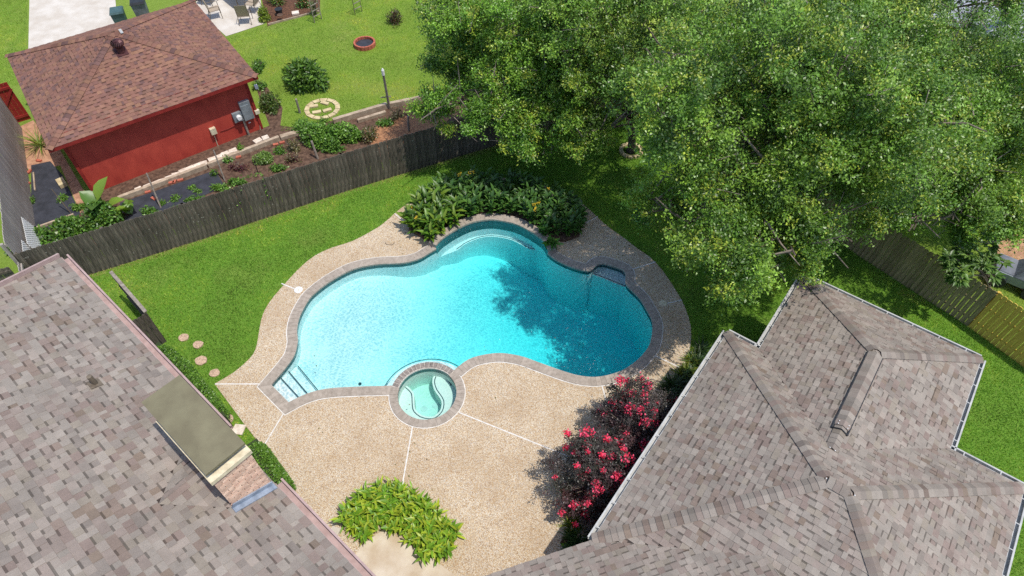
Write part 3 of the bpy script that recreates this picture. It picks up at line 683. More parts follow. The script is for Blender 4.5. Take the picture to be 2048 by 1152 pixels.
# chimney footprint
cb1, cb2 = on_plane(470, 1018, La, ln), on_plane(543, 968, La, ln)
cwid = abs((cb1-cb2).dot(li)); e0 = (cb2-La).dot(li); ce = ((cb1-La).dot(le)+(cb2-La).dot(le))/2      # near end along eave
clen = 1.62
def chp(s, t, z): return Vector((La.x, La.y, 0))+le*s+li*t+Vector((0, 0, z))
t0, t1 = e0, e0+cwid; s1_, s0_ = ce, ce-clen
rid_t = t1+clen/2*.9; rz = lambda t: LZ+LP*t
# cricket behind the chimney
cs = (s0_+s1_)/2; zr = rz(t1)+clen/2*LP; tend = (zr-LZ)/LP
planes_l = [([La, Lend, Lt2, Ltop], le), ([chp(s1_, t1, rz(t1)), chp(cs, t1, zr), chp(cs, tend, zr)], li), ([chp(s0_, t1, rz(t1)), chp(cs, t1, zr), chp(cs, tend, zr)], li)]
rl = make_roof(house_l, planes_l, PAL, PW, th=.2, scale=1.06)
for a, b in ((La, chp(s0_, 0, LZ)), (chp(s1_, 0, LZ), Lend)):
    gutter("gutter", a-Vector((0, 0, .01)), b-Vector((0, 0, .01)), MT['gutterp'], house_l, wd=.15, out=-li, hangers=False)
MB().bar(La+rk.normalized()*.02-le*.03+Vector((0, 0, .03)), Ltop-le*.03+Vector((0, 0, .03)), .05, .16).build("rake_trim", MT['gutterp'], house_l)
wl = [La+le*.35+li*.4, Lend+li*.4, Lend+li*4.5, La+le*.35+rk*1.3+li*.4]
MB().prism([Vector((p.x, p.y, 0)) for p in wl][::1] if (wl[1]-wl[0]).cross(wl[2]-wl[0]).z > 0 else [Vector((p.x, p.y, 0)) for p in wl][::-1], GZ, LZ-.12).build("wall", MT['wall'], house_l)
# vent pipe
vp = on_plane(192, 768, La, ln); MB().tube([vp-Vector((0, 0, .1)), vp+Vector((0, 0, .28))], .05, 10).build("vent_pipe", MT['frame'], rl)
MB().obox(vp+ln*.025+up_l*.02, le*.11, up_l.normalized()*.11, ln*.006).build("pipe_flashing", MT['frame'], rl)
# chimney
ch = thing("chimney", chp(cs, (t0+t1)/2, rz(t0)), "tan brick chimney with flat olive metal cap on the left roof", "chimney")
CT = 7.62; ztop_l = px(497, 905, 0)
zbot = 4.9
# solve chimney top height from the lip corner pixel
best = min(np.arange(5.6, 8.6, .02), key=lambda z: (Vector(proj(chp(s1_, t0, z))[:2])-Vector((497, 908))).length); CT = float(best)
core = [chp(s0_+.03, t0+.03, 0), chp(s1_-.03, t0+.03, 0), chp(s1_-.03, t1-.03, 0), chp(s0_+.03, t1-.03, 0)]
if (core[1]-core[0]).cross(core[2]-core[0]).z < 0: core.reverse()
MB().prism(core, GZ, CT-.02).build("mortar_core", MT['mortar'], ch)
bh, bl = .067, .20
def brickface(o, d, outn, L, z_of, zt):
    rows = int((zt-4.95)/(bh+.01))
    for r in range(rows):
        z = zt-(r+.5)*(bh+.01); x = -(bl/2 if r % 2 else 0)
        while x < L:
            a, b = max(x+.005, 0), min(x+bl-.005, L)
            if b-a > .03 and z > z_of((a+b)/2)-.12:
                c = o+d*((a+b)/2)+Vector((0, 0, z)); MB().obox(c, d*(b-a)/2, outn*.018, (0, 0, bh/2)).build("brick", MT['chbrick'], ch)
            x += bl
brickface(chp(s1_-.02, t0, 0), li, le, cwid, lambda x: rz(t0+x), CT)
brickface(chp(s0_, t0+.02, 0), le, -li, clen, lambda x: 5.2, CT)
brickface(chp(s0_, t1-.02, 0), le, li, clen, lambda x: rz(t1)+.3, CT)
lip = [chp(s0_-.03, t0-.03, 0), chp(s1_+.03, t0-.03, 0), chp(s1_+.03, t1+.03, 0), chp(s0_-.03, t1+.03, 0)]
if (lip[1]-lip[0]).cross(lip[2]-lip[0]).z < 0: lip.reverse()
MB().prism(lip, CT, CT+.09).build("masonry_crown", MT['cream'], ch)
inn_ = [chp(s0_+.15, t0+.12, 0), chp(s1_-.15, t0+.12, 0), chp(s1_-.15, t1-.12, 0), chp(s0_+.15, t1-.12, 0)]
if (inn_[1]-inn_[0]).cross(inn_[2]-inn_[0]).z < 0: inn_.reverse()
MB().prism(inn_, CT+.09, CT+.26).build("cap_gap_shade", MT['darkgap'], ch)  # near-black block paints the shade in the gap below the cap
cz = CT+.26
capc = [px(352, 752, cz), px(283, 800, cz), px(410, 946, cz), px(498, 892, cz)]
cen = sum(capc, Vector())/4; l_ = max((capc[2]-capc[1]).length, 0); 
hs, ht = (capc[2]-capc[1]).dot(le)/2, abs((capc[3]-capc[2]).dot(li))/2
cen_s, cen_t = (cen-La).dot(le), (cen-La).dot(li)
q4 = [chp(cen_s-hs, cen_t-ht, cz), chp(cen_s+hs, cen_t-ht, cz), chp(cen_s+hs, cen_t+ht, cz), chp(cen_s-hs, cen_t+ht, cz)]
pk = chp(cen_s, cen_t, cz+.05); dz_ = Vector((0, 0, .05))
cm = MB()
for i in range(4): cm.face([q4[i], q4[(i+1) % 4], pk]); cm.face([q4[i]-dz_, q4[(i+1) % 4]-dz_, q4[(i+1) % 4], q4[i]])
cm.face([q-dz_ for q in q4]); cm.build("metal_cap", MT['capmetal'], ch)
fl = MB(); fl.obox(chp(s1_+.05, (t0+t1)/2, 0)+Vector((0, 0, rz((t0+t1)/2)+.03)), up_l.normalized()*cwid*.58, le*.07, ln*.012); fl.obox(chp(s1_+.012, (t0+t1)/2, 0)+Vector((0, 0, rz((t0+t1)/2)+.08)), up_l.normalized()*cwid*.55, le*.012, ln*.06)
fl.build("base_flashing", MT['flash'], ch)
# ================================================================ fences
def picket_mesh(name, wd, h, th, m, ear=.03):
    pts = [(-wd/2, 0), (wd/2, 0), (wd/2, h-ear), (wd/2-ear, h), (-wd/2+ear, h), (-wd/2, h-ear)]
    vs = [(x, -th/2, z) for x, z in pts]+[(x, th/2, z) for x, z in pts]; n = 6
    me = bpy.data.meshes.new(name); me.from_pydata(vs, [], [tuple(range(n)), tuple(range(2*n-1, n-1, -1))]+[(i, n+i, n+(i+1) % n, (i+1) % n) for i in range(n)]); me.update()
    me.materials.append(m); return me
def fence(name, pts, h, m, label, group=None, sp=.15, wd=.141, side=1, posts=True, gaps=0.0, z0=GZ):
    pts = [Vector((p.x, p.y, 0)) for p in pts]; f = thing(name, pts[0], label, "fence", group)
    ms = [picket_mesh("picket", wd-gaps*k, h+dh, .02, m) for k, dh in ((0, 0), (0, .012), (1, -.012), (2, .006))]
    for a, b in zip(pts, pts[1:]):
        d = (b-a); L = d.length; d.normalize(); rz_ = math.atan2(d.y, d.x); n = max(1, int(L/sp)); nn = Vector((-d.y, d.x, 0))*side
        for i in range(n):
            c = a+d*((i+.5)*L/n); s = proj((c.x, c.y, .9))
            if not (-70 < s[0] < 2120 and -80 < s[1] < 1230): continue
            o = bpy.data.objects.new("picket", random.choice(ms)); COL.objects.link(o)
            o.location = (c.x+nn.x*random.uniform(-.003, .003), c.y+nn.y*random.uniform(-.003, .003), z0-.02); o.rotation_euler = (random.uniform(-.006, .006), random.uniform(-.006, .006), rz_+random.uniform(-.006, .006)); adopt(o, f)
        for z in (.28, h*.55, h-.22):
            MB().bar(a+nn*.032+Vector((0, 0, z)), b+nn*.032+Vector((0, 0, z)), .038, .085).build("rail", m, f)
        if posts:
            k = max(1, round(L/2.4))
            for i in range(k+1):
                c = a+d*(L*i/k)+nn*.1; s = proj((c.x, c.y, 1))
                if -90 < s[0] < 2140 and -90 < s[1] < 1240: MB().box(c.x, c.y, (h-.12)/2, .09, .09, h-.1, rz_).build("post", m, f)
    return f
fence("wooden_fence", FB, 1.74, MT['fencewood'], "long dark weathered picket fence between the lawn and the red garage garden", wd=.1485)
fence("wooden_fence", FR[:3], 1.72, MT['fenceold'], "mossy old picket fence below the fig tree, right of the house", gaps=.006)
fence("wooden_fence", FR[2:], 1.74, MT['fencenew'], "newer yellow-green picket fence section at the right edge", gaps=.004)
gf = px(43, 256); FL0 = Vector((F_L.x, F_L.y, 0))
fence("wooden_fence", [FL0+(gf-FL0).normalized()*.06, gf], 2.25, MT['fencegrey'], "grey weathered picket fence behind the white lattice, far left", side=1)
dgl = (FL0-gf).normalized(); dbk = (FB[0]-FB[1]).normalized()
fence("wooden_fence", [FL0+dgl*.12, FL0+dgl*1.1], 1.55, MT['fencegrey'], "short pale fence stub at the corner above the left roof", posts=False)
fence("wooden_fence", [FL0+dbk*.25+dgl*.3, FL0+dbk*2.2+dgl*.3], 1.6, MT['fencewood'], "dark fence piece at the left edge beside the roof peak", posts=False)
g1, g2, g3 = px(220, 541.6, 1.54), px(290, 622, 1.54), px(250, 645, 1.54)
f = fence("wooden_fence", [g1, g2, g2+(g3-g2).normalized()*1.5], 1.5, MT['fencewood'], "short L-shaped dark fence between the left house and the lawn", posts=False, side=-1)
q1, q2 = Vector((g1.x, g1.y, 1.5)), Vector((g2.x, g2.y, 1.5)); MB().bar(q1, q2, .1, .03).build("cap_board", MT['post'], f)
# red gate left of the garage
rg1 = px(62, 236); ra, rb = px(32, 160, 1.8), px(0, 169, 1.8); rdir = Vector((rb.x-ra.x, rb.y-ra.y, 0)).normalized()
rgs = rg1; rge = rg1+rdir*3.4
rf = thing("wooden_gate", rgs, "dark red painted board gate with diagonal brace left of the garage", "gate")
ms = picket_mesh("board", .145, 1.75, .02, MT['redwood'], .005); L = (rge-rgs).length
for i in range(int(L/.15)):
    c = rgs+rdir*((i+.5)*.15); o = bpy.data.objects.new("board", ms); COL.objects.link(o); o.location = (c.x, c.y, GZ); o.rotation_euler = (0, 0, math.atan2(rdir.y, rdir.x)); adopt(o, rf)
rn = Vector((-rdir.y, rdir.x, 0)); rn = rn if rn.y < 0 else -rn
for z in (.2, 1.5): MB().bar(rgs+rn*.03+Vector((0, 0, z)), rge+rn*.03+Vector((0, 0, z)), .04, .1).build("rail", MT['redtrim'], rf)
MB().bar(rgs+rn*.03+Vector((0, 0, 1.42)), rgs+rdir*1.0+rn*.03+Vector((0, 0, .25)), .04, .09).build("brace", MT['redtrim'], rf)
# ================================================================ garage
GE = 2.5
Ga, Gb, Gc = px(97, 300, GE), px(12, 112, GE), px(515, 152, GE)
gu = (Gc-Ga); gl = gu.length; gu.normalize(); gv = Vector((-gu.y, gu.x, 0)); gw = (Gb-Ga).dot(gv)
Gc, Gb, Gd = Ga+gu*gl, Ga+gv*gw, Ga+gu*gl+gv*gw
gap_ = Ga+gu*gl/2+gv*gw/2+Vector((0, 0, .37*gl/2))
garage = thing("garage", Ga+gu*gl/2+gv*gw/2-Vector((0, 0, GE)), "red garage with brown shingled pyramid roof beyond the dark fence", "garage")
gpl = [([Ga, Gc, gap_], gu), ([Gb, Ga, gap_], gv), ([Gc, Gd, gap_], gv), ([Gd, Gb, gap_], gu)]
gro = make_roof(garage, gpl, GPAL, GW)
gnm = [nrm(p) for p, _ in gpl]
for a, i, j in ((Ga, 0, 1), (Gc, 0, 2), (Gb, 1, 3), (Gd, 2, 3)): caps(gro, a, gap_, dn(a, gap_, gnm[i]), dn(a, gap_, gnm[j]), GPAL, GW, wd=.15, sp=.17)
ov = .42
gwall = [Ga+(gu+gv)*ov, Gc+(gv-gu)*ov, Gd-(gu+gv)*ov, Gb+(gu-gv)*ov]
MB().prism(gwall, GZ, GE-.04).build("wall", MT['redwall'], garage)
fc = MB(); corners = [Ga, Gc, Gd, Gb]
for i in range(4):
    a, b = corners[i], corners[(i+1) % 4]; z = Vector((0, 0, .065)); inn2 = ((Ga+Gd)/2-(a+b)/2); inn2.z = 0; inn2.normalize()
    MB().bar(a-z+inn2*.012, b-z+inn2*.012, .03, .13).build("fascia", MT['redtrim'], garage)
MB().prism([Ga+(gu+gv)*.03, Gc+(gv-gu)*.03, Gd-(gu+gv)*.03, Gb+(gu-gv)*.03], GE-.13, GE-.11).build("soffit", MT['redtrim'], garage)
MB().bar(gwall[0]-gv*.012+Vector((0, 0, .1)), gwall[1]-gv*.012+Vector((0, 0, .1)), .02, .14).build("skirt_board", MT['redtrim'], garage)
def onwall(u, v):      # point on the front wall of the garage
    n = -gv; p0 = gwall[0]-gv*.004; return on_plane(u, v, p0, n)
for c in (gwall[0], gwall[1]): MB().box(c.x, c.y, GE/2-.1, .1, .1, GE-.2, math.atan2(gu.y, gu.x)).build("corner_trim", MT['redtrim'], garage)
def wallbox(name, u, v, w_, h_, d_, m, parent): 
    c = onwall(u, v)-gv*(d_/2); return MB().obox(c, gu*w_/2, gv*d_/2, (0, 0, h_/2)).build(name, m, parent)
ep = wallbox("breaker_panel", 491, 218, .40, .82, .16, MT['metal'], garage); wallbox("panel_door", 490, 221, .33, .66, .19, MT['metal'], ep)
mbx = wallbox("meter_box", 474, 232, .36, .40, .12, MT['metal'], garage)
mc = onwall(475, 231)-gv*.12; MB().tube([mc, mc-gv*.06, mc-gv*.13], [.1, .1, .085], 14).build("meter_glass", MT['white'], mbx)
wallbox("switch_box", 425, 260, .22, .26, .14, MT['plastic'], garage); wallbox("switch_box", 513, 222, .18, .16, .12, MT['plastic'], garage)
for pth, r, m in (([(486, 240), (496, 266), (505, 288)], .045, MT['post']), ([(428, 270), (434, 287), (441, 305)], .014, MT['plastic']), ([(515, 228), (519, 250), (523, 272)], .014, MT['plastic']), ([(440, 262), (455, 257), (470, 250), (482, 246)], .01, MT['redtrim']), ([(422, 305), (440, 300), (462, 296), (478, 284), (500, 276), (520, 268)], .012, MT['redtrim'])):
    MB().tube([onwall(u, v)-gv*(r+.01) for u, v in pth], r, 7).build("conduit", m, garage)
wallbox("wall_light", 511, 172, .12, .14, .12, MT['white'], garage); wallbox("wall_tag", 499, 245, .09, .04, .02, MT['white'], garage)
# turbine vent
tv = on_plane(243, 104, Ga, gnm[0]); t = thing("roof_turbine_vent", tv, "dark brown ribbed turbine vent on the garage roof near the peak", "roof vent")
MB().obox(tv+gnm[0]*.03, gu*.2, gnm[0].cross(gu).normalized()*.2, gnm[0]*.006).build("base_flange", MT['vent'], t)
MB().lathe(tv, [(.14, -.05), (.13, .2), (.15, .22)], 16).build("neck", MT['vent'], t)
for i in range(18):
    a = 2*math.pi*i/18; path = [tv+Vector((math.cos(a+k*.9)*r, math.sin(a+k*.9)*r, z)) for k, r, z in ((0, .14, .22), (.2, .2, .27), (.4, .22, .34), (.6, .2, .42), (.8, .12, .48), (1, .03, .5))]
    mb = MB(); tw = Vector((-math.sin(a), math.cos(a), 0))*.026
    for p, q in zip(path, path[1:]): mb.face([p-tw, q-tw*.8, q+tw*.8, p+tw])
    mb.build("fin", MT['vent'], t)
MB().lathe(tv+Vector((0, 0, .2)), [(.12, 0), (.18, .1), (.17, .2), (.08, .27)], 14).build("hub", MT['darkgap'], t)
pb = gap_+gu*.25-gv*.1; MB().obox(pb+Vector((0, 0, .02)), gu*.05, gv*.16, (0, 0, .012)).build("ridge_patch", MT['gutterw'], gro)
# ================================================================ neighbour's ground
S = GZ
sheet("garden_bed", pxs([(180, 385), (350, 322), (545, 248), (600, 256), (700, 232), (830, 200), (930, 175), (960, 262), (760, 325), (560, 392), (200, 500), (70, 560), (60, 500), (100, 440)]), S+.012, MT['soil'], kind='structure')
sheet("straw_mulch", pxs([(735, 262), (790, 235), (850, 225), (900, 235), (880, 262), (800, 290), (745, 300)]), S+.018, MT['straw'], kind='structure')
sheet("weed_fabric", pxs([(62, 330), (100, 322), (125, 350), (160, 425), (150, 445), (62, 468)]), S+.02, MT['fabric'], kind='structure')
sheet("weed_fabric", pxs([(240, 405), (330, 375), (430, 340), (450, 372), (330, 425), (235, 450)]), S+.024, MT['fabric'], kind='structure')
sheet("bare_soil", pxs([(40, 252), (66, 240), (120, 300), (185, 410), (160, 425), (120, 330), (62, 345), (50, 330)]), S+.015, MT['dirt'], kind='structure')
sheet("bare_soil", pxs([(505, 150), (535, 175), (565, 215), (560, 255), (545, 268), (520, 200)]), S+.010, MT['soil'], kind='structure')
sheet("mulch_bed", pxs([(515, -40), (535, 52), (575, 38), (640, 24), (640, -40)]), S+.012, MT['mulch'], kind='structure')
sheet("driveway", pxs([(60, -60), (55, 160), (240, 120), (226, -60)]), S+.02, MT['concrete'], kind='structure')
sheet("patio", pxs([(380, -60), (395, 20), (452, 72), (528, 47), (512, -60)]), S+.02, MT['concrete'], kind='structure')
sheet("house_bed", pxs([(1364, 736), (1337, 775), (1290, 840), (1215, 950), (1150, 1040), (1120, 1085), (1330, 1100), (1480, 760)]), S+.012, MT['mulch'], kind='structure')
sheet("tree_bed", [px(1500, 470)+Vector((math.cos(a)*1.5, math.sin(a)*1.2, 0)) for a in np.linspace(0, 6.28, 20, endpoint=False)], S+.01, MT['mulch'], kind='structure')
sheet("dirt_yard", pxs([(1990, 500), (2030, 440), (2150, 470), (2150, 640), (2010, 560)]), S+.02, MT['dirt'], kind='structure')
sheet("dirt_yard", pxs([(1700, 470), (1745, 400), (1800, 420), (1760, 500)]), S+.02, MT['dirt'], kind='structure')
# stepping slabs along the garage wall
slab_px = [(278, 380), (296, 374), (312, 369), (326, 363), (340, 357), (352, 351), (366, 344), (380, 338), (396, 332), (408, 328), (425, 320), (440, 314), (451, 309), (466, 303), (516, 283), (532, 277)]
for i, (u, v) in enumerate(slab_px):
    c = px(u, v, S); r = math.atan2(gu.y, gu.x)+random.uniform(-.15, .15); w_ = random.uniform(.26, .36)
    poly = [c+Matrix.Rotation(r, 3, 'Z') @ Vector((a*w_/2*random.uniform(.8, 1.05), b*.13*random.uniform(.75, 1.1), 0)) for a, b in ((-1, -1), (1, -1), (1, 1), (-1, 1))]
    MB().prism(poly, S, S+.05+random.uniform(0, .02)).build("paving_slab", MT['stone'], None, label="pale stone slab laid along the foot of the red garage wall", cat="slab", group="slabs along the garage wall")
def timber(a, b, label, wd=.14, h=.2):
    p, q = px(*a, S), px(*b, S); MB().bar(p+Vector((0, 0, h/2)), q+Vector((0, 0, h/2)), wd, h).build("timber_edging", MT['timber'], None, label=label, cat="edging")
timber((240, 402), (415, 336), "pale timber edging below the garage wall, left length"); timber((418, 335), (560, 280), "pale timber edging below the garage wall, right length")
timber((562, 278), (610, 264), "short pale timber kerb at the garage corner", .22, .14); timber((668, 248), (775, 216), "long grey timber edging behind the bean plants", .16, .25); timber((716, 245), (772, 228), "lower timber edging beside the straw mulch", .14, .15)
timber((66, 462), (150, 432), "thin pale timber edging at the foot of the weed fabric", .07, .12)
timber((778, 215), (850, 200), "timber edging end beside the white-topped pole", .16, .22)
brick_me = None
for i, (u, v, r) in enumerate([(297, 386, .4), (308, 399, -.6), (344, 367, .3), (350, 365, 1.5), (362, 362, .35), (552, 291, .3), (565, 287, .35), (79, 323, -.2), (60, 345, 1.5), (57, 370, 1.3), (56, 384, 1.4), (62, 450, .1), (478, 316, .4)]):
    c = px(u, v, S); o = MB().box(0, 0, .03, .2, .1, .062).build("brick", MT['brick'], None, label="loose red brick "+("on the left weed fabric by the grey fence" if u < 100 else "below the timber edging near the leaning stake" if u < 320 else "in the cluster mid-way along the timber edging" if u < 400 else "in the vegetable bed by the red seedlings" if u < 500 else "in the row behind the withered plants"), cat="brick", group="loose garden bricks"); o.location = (c.x, c.y, S+.02); o.rotation_euler = (0, 0, r)
def stake(u, v, u2, v2, h, label, r=.03, m=None, tip=False):
    b = px(u2, v2, S); tp = px(u, v, h); t = thing("garden_stake" if not tip else "wooden_pole", b, label, "stake" if not tip else "pole")
    MB().tube([b, Vector(b).lerp(tp, .5), tp], [r, r*.95, r*.85], 7).build("shaft", m or MT['post'], t)
    if tip: 
        MB().tube([tp, tp+Vector((0, 0, .22)), tp+Vector((0, 0, .3))], [r*1.15, r*1.1, r*.4], 8).build("white_tip", MT['white'], t)
        a = Vector(b).lerp(tp, .35); MB().bar(a-Vector((.28, .02, 0)), a+Vector((.14, .05, 0)), .035, .035).build("crossbar", MT['post'], t)
    return t
stake(293, 346, 322, 416, 1.25, "thin grey stake leaning by the elephant ear plant"); stake(427, 300, 450, 362, 1.2, "thin grey stake beside the red-leaved seedlings")
stake(592, 198, 600, 226, .7, "short grey post left of the stone ring", .05); stake(623, 282, 636, 318, .75, "short grey post in front of the bean plants by the fence", .05)
stake(816, 232, 818, 262, .7, "short dark post beside the straw mulch", .05); stake(767, 150, 779, 217, 1.75, "tall grey pole with white tip behind the timber edging", .055, tip=True)
stake(508, 320, 517, 349, .7, "black stake beside the light green pepper plants", .02, MT['black']); stake(103, 378, 143, 428, 1.0, "dark rod lying across the weed fabric", .018, MT['frame'])
MB().bar(px(67, 345, S+.05), px(70, 380, S+.05), .05, .05).build("wooden_stick", MT['timber'], None, label="pale wooden stick lying on the dark weed fabric", cat="stick")
MB().bar(px(120, 360, S+.08), px(128, 372, S+.08), .26, .2).build("concrete_block", MT['stone2'], None, label="square tan block at the right edge of the weed fabric", cat="block")
# lattice panels
def lattice(p0, p1, h, lean, label):
    p0, p1 = Vector(p0), Vector(p1); d = (p1-p0); L = d.length; d.normalize(); nrm_ = Vector((-d.y, d.x, 0))*lean; upv = (Vector((0, 0, 1))+nrm_).normalized(); t = thing("lattice_panel", p0, label, "lattice"); nn = d.cross(upv)
    def pt(x, y, o): return p0+d*x+upv*y+nn*o
    stp = .105
    for sgn, off in ((1, 0), (-1, .012)):
        x = -h
        while x < L+h:
            a, b = (x, 0), (x+h, h)
            if sgn < 0: a, b = (x, h), (x+h, 0)
            t0_, t1_ = max(0, -x)/h, min(1, (L-x)/h)
            if t1_-t0_ > .05:
                A_ = (a[0]+(b[0]-a[0])*t0_, a[1]+(b[1]-a[1])*t0_); B_ = (a[0]+(b[0]-a[0])*t1_, a[1]+(b[1]-a[1])*t1_)
                MB().bar(pt(*A_, off), pt(*B_, off), .04, .009, up=nn).build("slat", MT['white'], t)
            x += stp
    return t
gdir = (gf-FL0).normalized(); grt = Vector((-gdir.y, gdir.x, 0)); grt = grt if grt.x > 0 else -grt
lattice(FL0+gdir*1.15+grt*.22, FL0+gdir*.2+grt*.22, 1.25, -.12, "white lattice panel leaning on the grey fence, nearer the corner")
lattice(FL0+gdir*2.5+grt*.34, FL0+gdir*1.0+grt*.42, 1.15, -.22, "white lattice panel leaning lower behind the other lattice")
# stone ring on the neighbour's lawn
c0 = px(645, 219, S); rx = (px(682, 216, S)-px(610, 221, S)).length/2
t = thing("stone_ring", c0, "ring of pale paving stones with loose inner stones on the far lawn", "stone ring")
for i in range(13):
    a = 2*math.pi*i/13; am = 2*math.pi*.9/13; p = [c0+Vector((math.cos(a+s)*r, math.sin(a+s)*r*.98, 0)) for r, s in ((rx*.74, 0), (rx, 0), (rx, am), (rx*.74, am))]
    MB().prism(p, S, S+.06).build("paving_stone", MT['stone2'], t)
for u, v, r in ((634, 226, .3), (655, 222, .5), (650, 208, -.4), (628, 214, .2)):
    c = px(u, v, S); MB().box(c.x, c.y, S+.04, .36, .17, .07, r).build("paving_stone", MT['stone2'], t)
c0 = px(730, 91, S); t = thing("brick_planter_ring", c0, "round red brick planter ring with dark soil on the far lawn", "planter")
rx = (px(752, 90, S)-px(708, 93, S)).length/2
for i in range(18):
    a = 2*math.pi*i/18; am = 2*math.pi*.92/18; p = [c0+Vector((math.cos(a+s)*r, math.sin(a+s)*r, 0)) for r, s in ((rx*.84, 0), (rx, 0), (rx, am), (rx*.84, am))]
    MB().prism(p, S, S+.2).build("brick", MT['brick'], t)
MB().lathe(c0, [(rx*.85, .0), (rx*.85, .08)], 18).build("soil_fill", MT['fabric'], t)
# patio table and chairs
def chair_proto():
    t = thing("patio_chair", (0, 0, 0), "tmp", "chair"); m = MT['frame']
    for s in (-1, 1):
        MB().tube([(s*.29, -.27, 0), (s*.29, -.24, .62), (s*.29, -.1, .64), (s*.29, .24, .62)], .016, 6).build("leg", m, t)
        MB().tube([(s*.29, .33, 0), (s*.28, .22, .42), (s*.27, .34, 1.0)], .016, 6).build("leg", m, t)
    MB().obox((0, 0, .42), (.26, 0, 0), (0, .26, -.02), (0, 0, .008)).build("seat", MT['sling'], t)
    MB().obox((0, .29, .72), (.26, 0, 0), (0, .06, .29), (0, .008, -.002)).build("backrest", MT['sling'], t)
    MB().tube([(-.27, .34, 1.0), (.27, .34, 1.0)], .016, 6).build("top_rail", m, t); MB().tube([(-.29, -.24, .4), (.29, -.24, .4)], .014, 6).build("front_rail", m, t)
    return t
pc = chair_proto(); tc = px(483, 6, S)
for u, v, rz_, lb in ((497, 52, 3.3, "patio chair at the near end of the table, back to the lawn"), (437, 42, 2.0, "patio chair nearest the garage roof, left of the table"), (513, 30, -1.75+3.14*0, "patio chair on the right side of the table"), (425, 14, 1.4, "patio chair farther up on the left side of the table"), (512, -6, -1.3, "patio chair half cut by the top edge, right of the table")):
    c = px(u-4, v-8, S+.02); place(pc, (c.x, c.y, S+.02), rz_, 1, label=lb, group="patio chairs", cat="chair")
kill(pc)
t = thing("patio_table", (tc.x, tc.y, S), "rectangular mottled brown patio table surrounded by chairs", "table")
ta = math.atan2(gv.y, gv.x)+.1
tdx = Vector((math.cos(ta), math.sin(ta), 0)); tdy = Vector((-tdx.y, tdx.x, 0)); tcc = Vector((tc.x, tc.y, S+.02))+tdx*.2
hx, hy = .85, .5; rp = [tcc+tdx*hx*a+tdy*hy*b for a, b in ((-1, -.75), (-.82, -1), (.82, -1), (1, -.75), (1, .75), (.82, 1), (-.82, 1), (-1, .75))]
MB().prism(rp, S+.70, S+.73).build("table_top", MT['tabletop'], t)
for a in (-1, 1):
    for b in (-1, 1):
        p = tcc+tdx*hx*.8*a+tdy*hy*.75*b; MB().tube([(p.x, p.y, S+.02), (p.x, p.y, S+.71)], .025, 7).build("leg", MT['frame'], t)
# covered grill at the patio's left
gp_ = px(412, 0, S); t = thing("covered_grill", (gp_.x, gp_.y, S), "dark grey covered box at the patio's left, cut by the top edge", "grill")
MB().box(gp_.x-.2, gp_.y+.3, S+.5, 1.0, .6, .9, .5).build("cover", MT['grey'], t); MB().box(gp_.x-.2, gp_.y+.3, S+.96, .8, .45, .06, .5).build("lid", MT['black'], t)
# bins behind the garage
def bin_(u, v, m, lm, label, sz=1.0):
    b = px(u, v, S+.02); t = thing("wheelie_bin", b, label, "bin"); a = .35; R = Matrix.Rotation(a, 3, 'Z')
    vs = [b+R @ Vector((x*s*sz, y*s*sz, z*sz)) for z, s in ((.05, .8), (1.0, 1)) for x, y in ((-.28, -.3), (.28, -.3), (.28, .3), (-.28, .3))]
    MB().poly(vs, [(3, 2, 1, 0), (4, 5, 6, 7), (0, 1, 5, 4), (1, 2, 6, 5), (2, 3, 7, 6), (3, 0, 4, 7)]).build("tub", m, t)
    vs = [b+R @ Vector((x*sz, y*sz, z*sz)) for z, s in ((1.01, 1), (1.09, .85)) for x, y in ((-.31*s, -.35*s), (.31*s, -.35*s), (.31*s, .33*s), (-.31*s, .33*s))]
    MB().poly(vs, [(3, 2, 1, 0), (4, 5, 6, 7), (0, 1, 5, 4), (1, 2, 6, 5), (2, 3, 7, 6), (3, 0, 4, 7)]).build("lid", lm, t)
    for s in (-1, 1):
        c = b+R @ Vector((s*.26*sz, .3*sz, .12*sz)); MB().tube([c, c+R @ Vector((.05*s, 0, 0))], .12*sz, 12).build("wheel", MT['black'], t)
bin_(252, 62, MT['teal'], MT['teal'], "teal wheelie bin beside the driveway behind the garage"); bin_(294, 46, MT['grey'], MT['black'], "black-lidded bin right of the teal bin behind the garage", 1.1)
# car at the top edge
cb = px(95, -62, S+.02); t = thing("parked_car", (cb.x, cb.y, S), "dark maroon car on the driveway, mostly cut by the top edge", "car")
cr = math.atan2(gv.y, gv.x)-.55; RT = Matrix.Rotation(cr, 3, 'Z')
prof = [(-2.2, .35, .8), (-2.15, .7, .86), (-1.3, .85, .9), (-.7, 1.35, .68), (.8, 1.4, .68), (1.5, .9, .88), (2.15, .8, .86), (2.2, .35, .8)]
vs = []
for x, z, hwid in prof:
    for s in (-1, 1): vs.append(cb+RT @ Vector((x, s*hwid, z)))
for x, z, hwid in prof[:1]+prof[-1:]:
    pass
n0 = len(prof); fs = [(2*i, 2*i+2, 2*i+3, 2*i+1) for i in range(n0-1)]+[tuple(2*i for i in range(n0-1, -1, -1)), tuple(2*i+1 for i in range(n0)), (1, 2*n0-1, 2*n0-2, 0)]
MB().poly(vs, fs).build("body", MT['carpaint'], t)
for x in (-1.35, 1.35):
    for s in (-1, 1):
        c = cb+RT @ Vector((x, s*.74, .33)); MB().tube([c-RT @ Vector((0, .1, 0)), c+RT @ Vector((0, .1, 0))], .33, 16).build("wheel", MT['black'], t)
for x0, x1, z0_, z1_ in ((-1.27, -.74, .88, 1.33), (1.45, .84, .93, 1.37)):
    MB().face([cb+RT @ Vector((a, b, c+.012)) for a, b, c in ((x0, -.8, z0_), (x0, .8, z0_), (x1, .64, z1_), (x1, -.64, z1_))]).build("windscreen", MT['glass'], t)
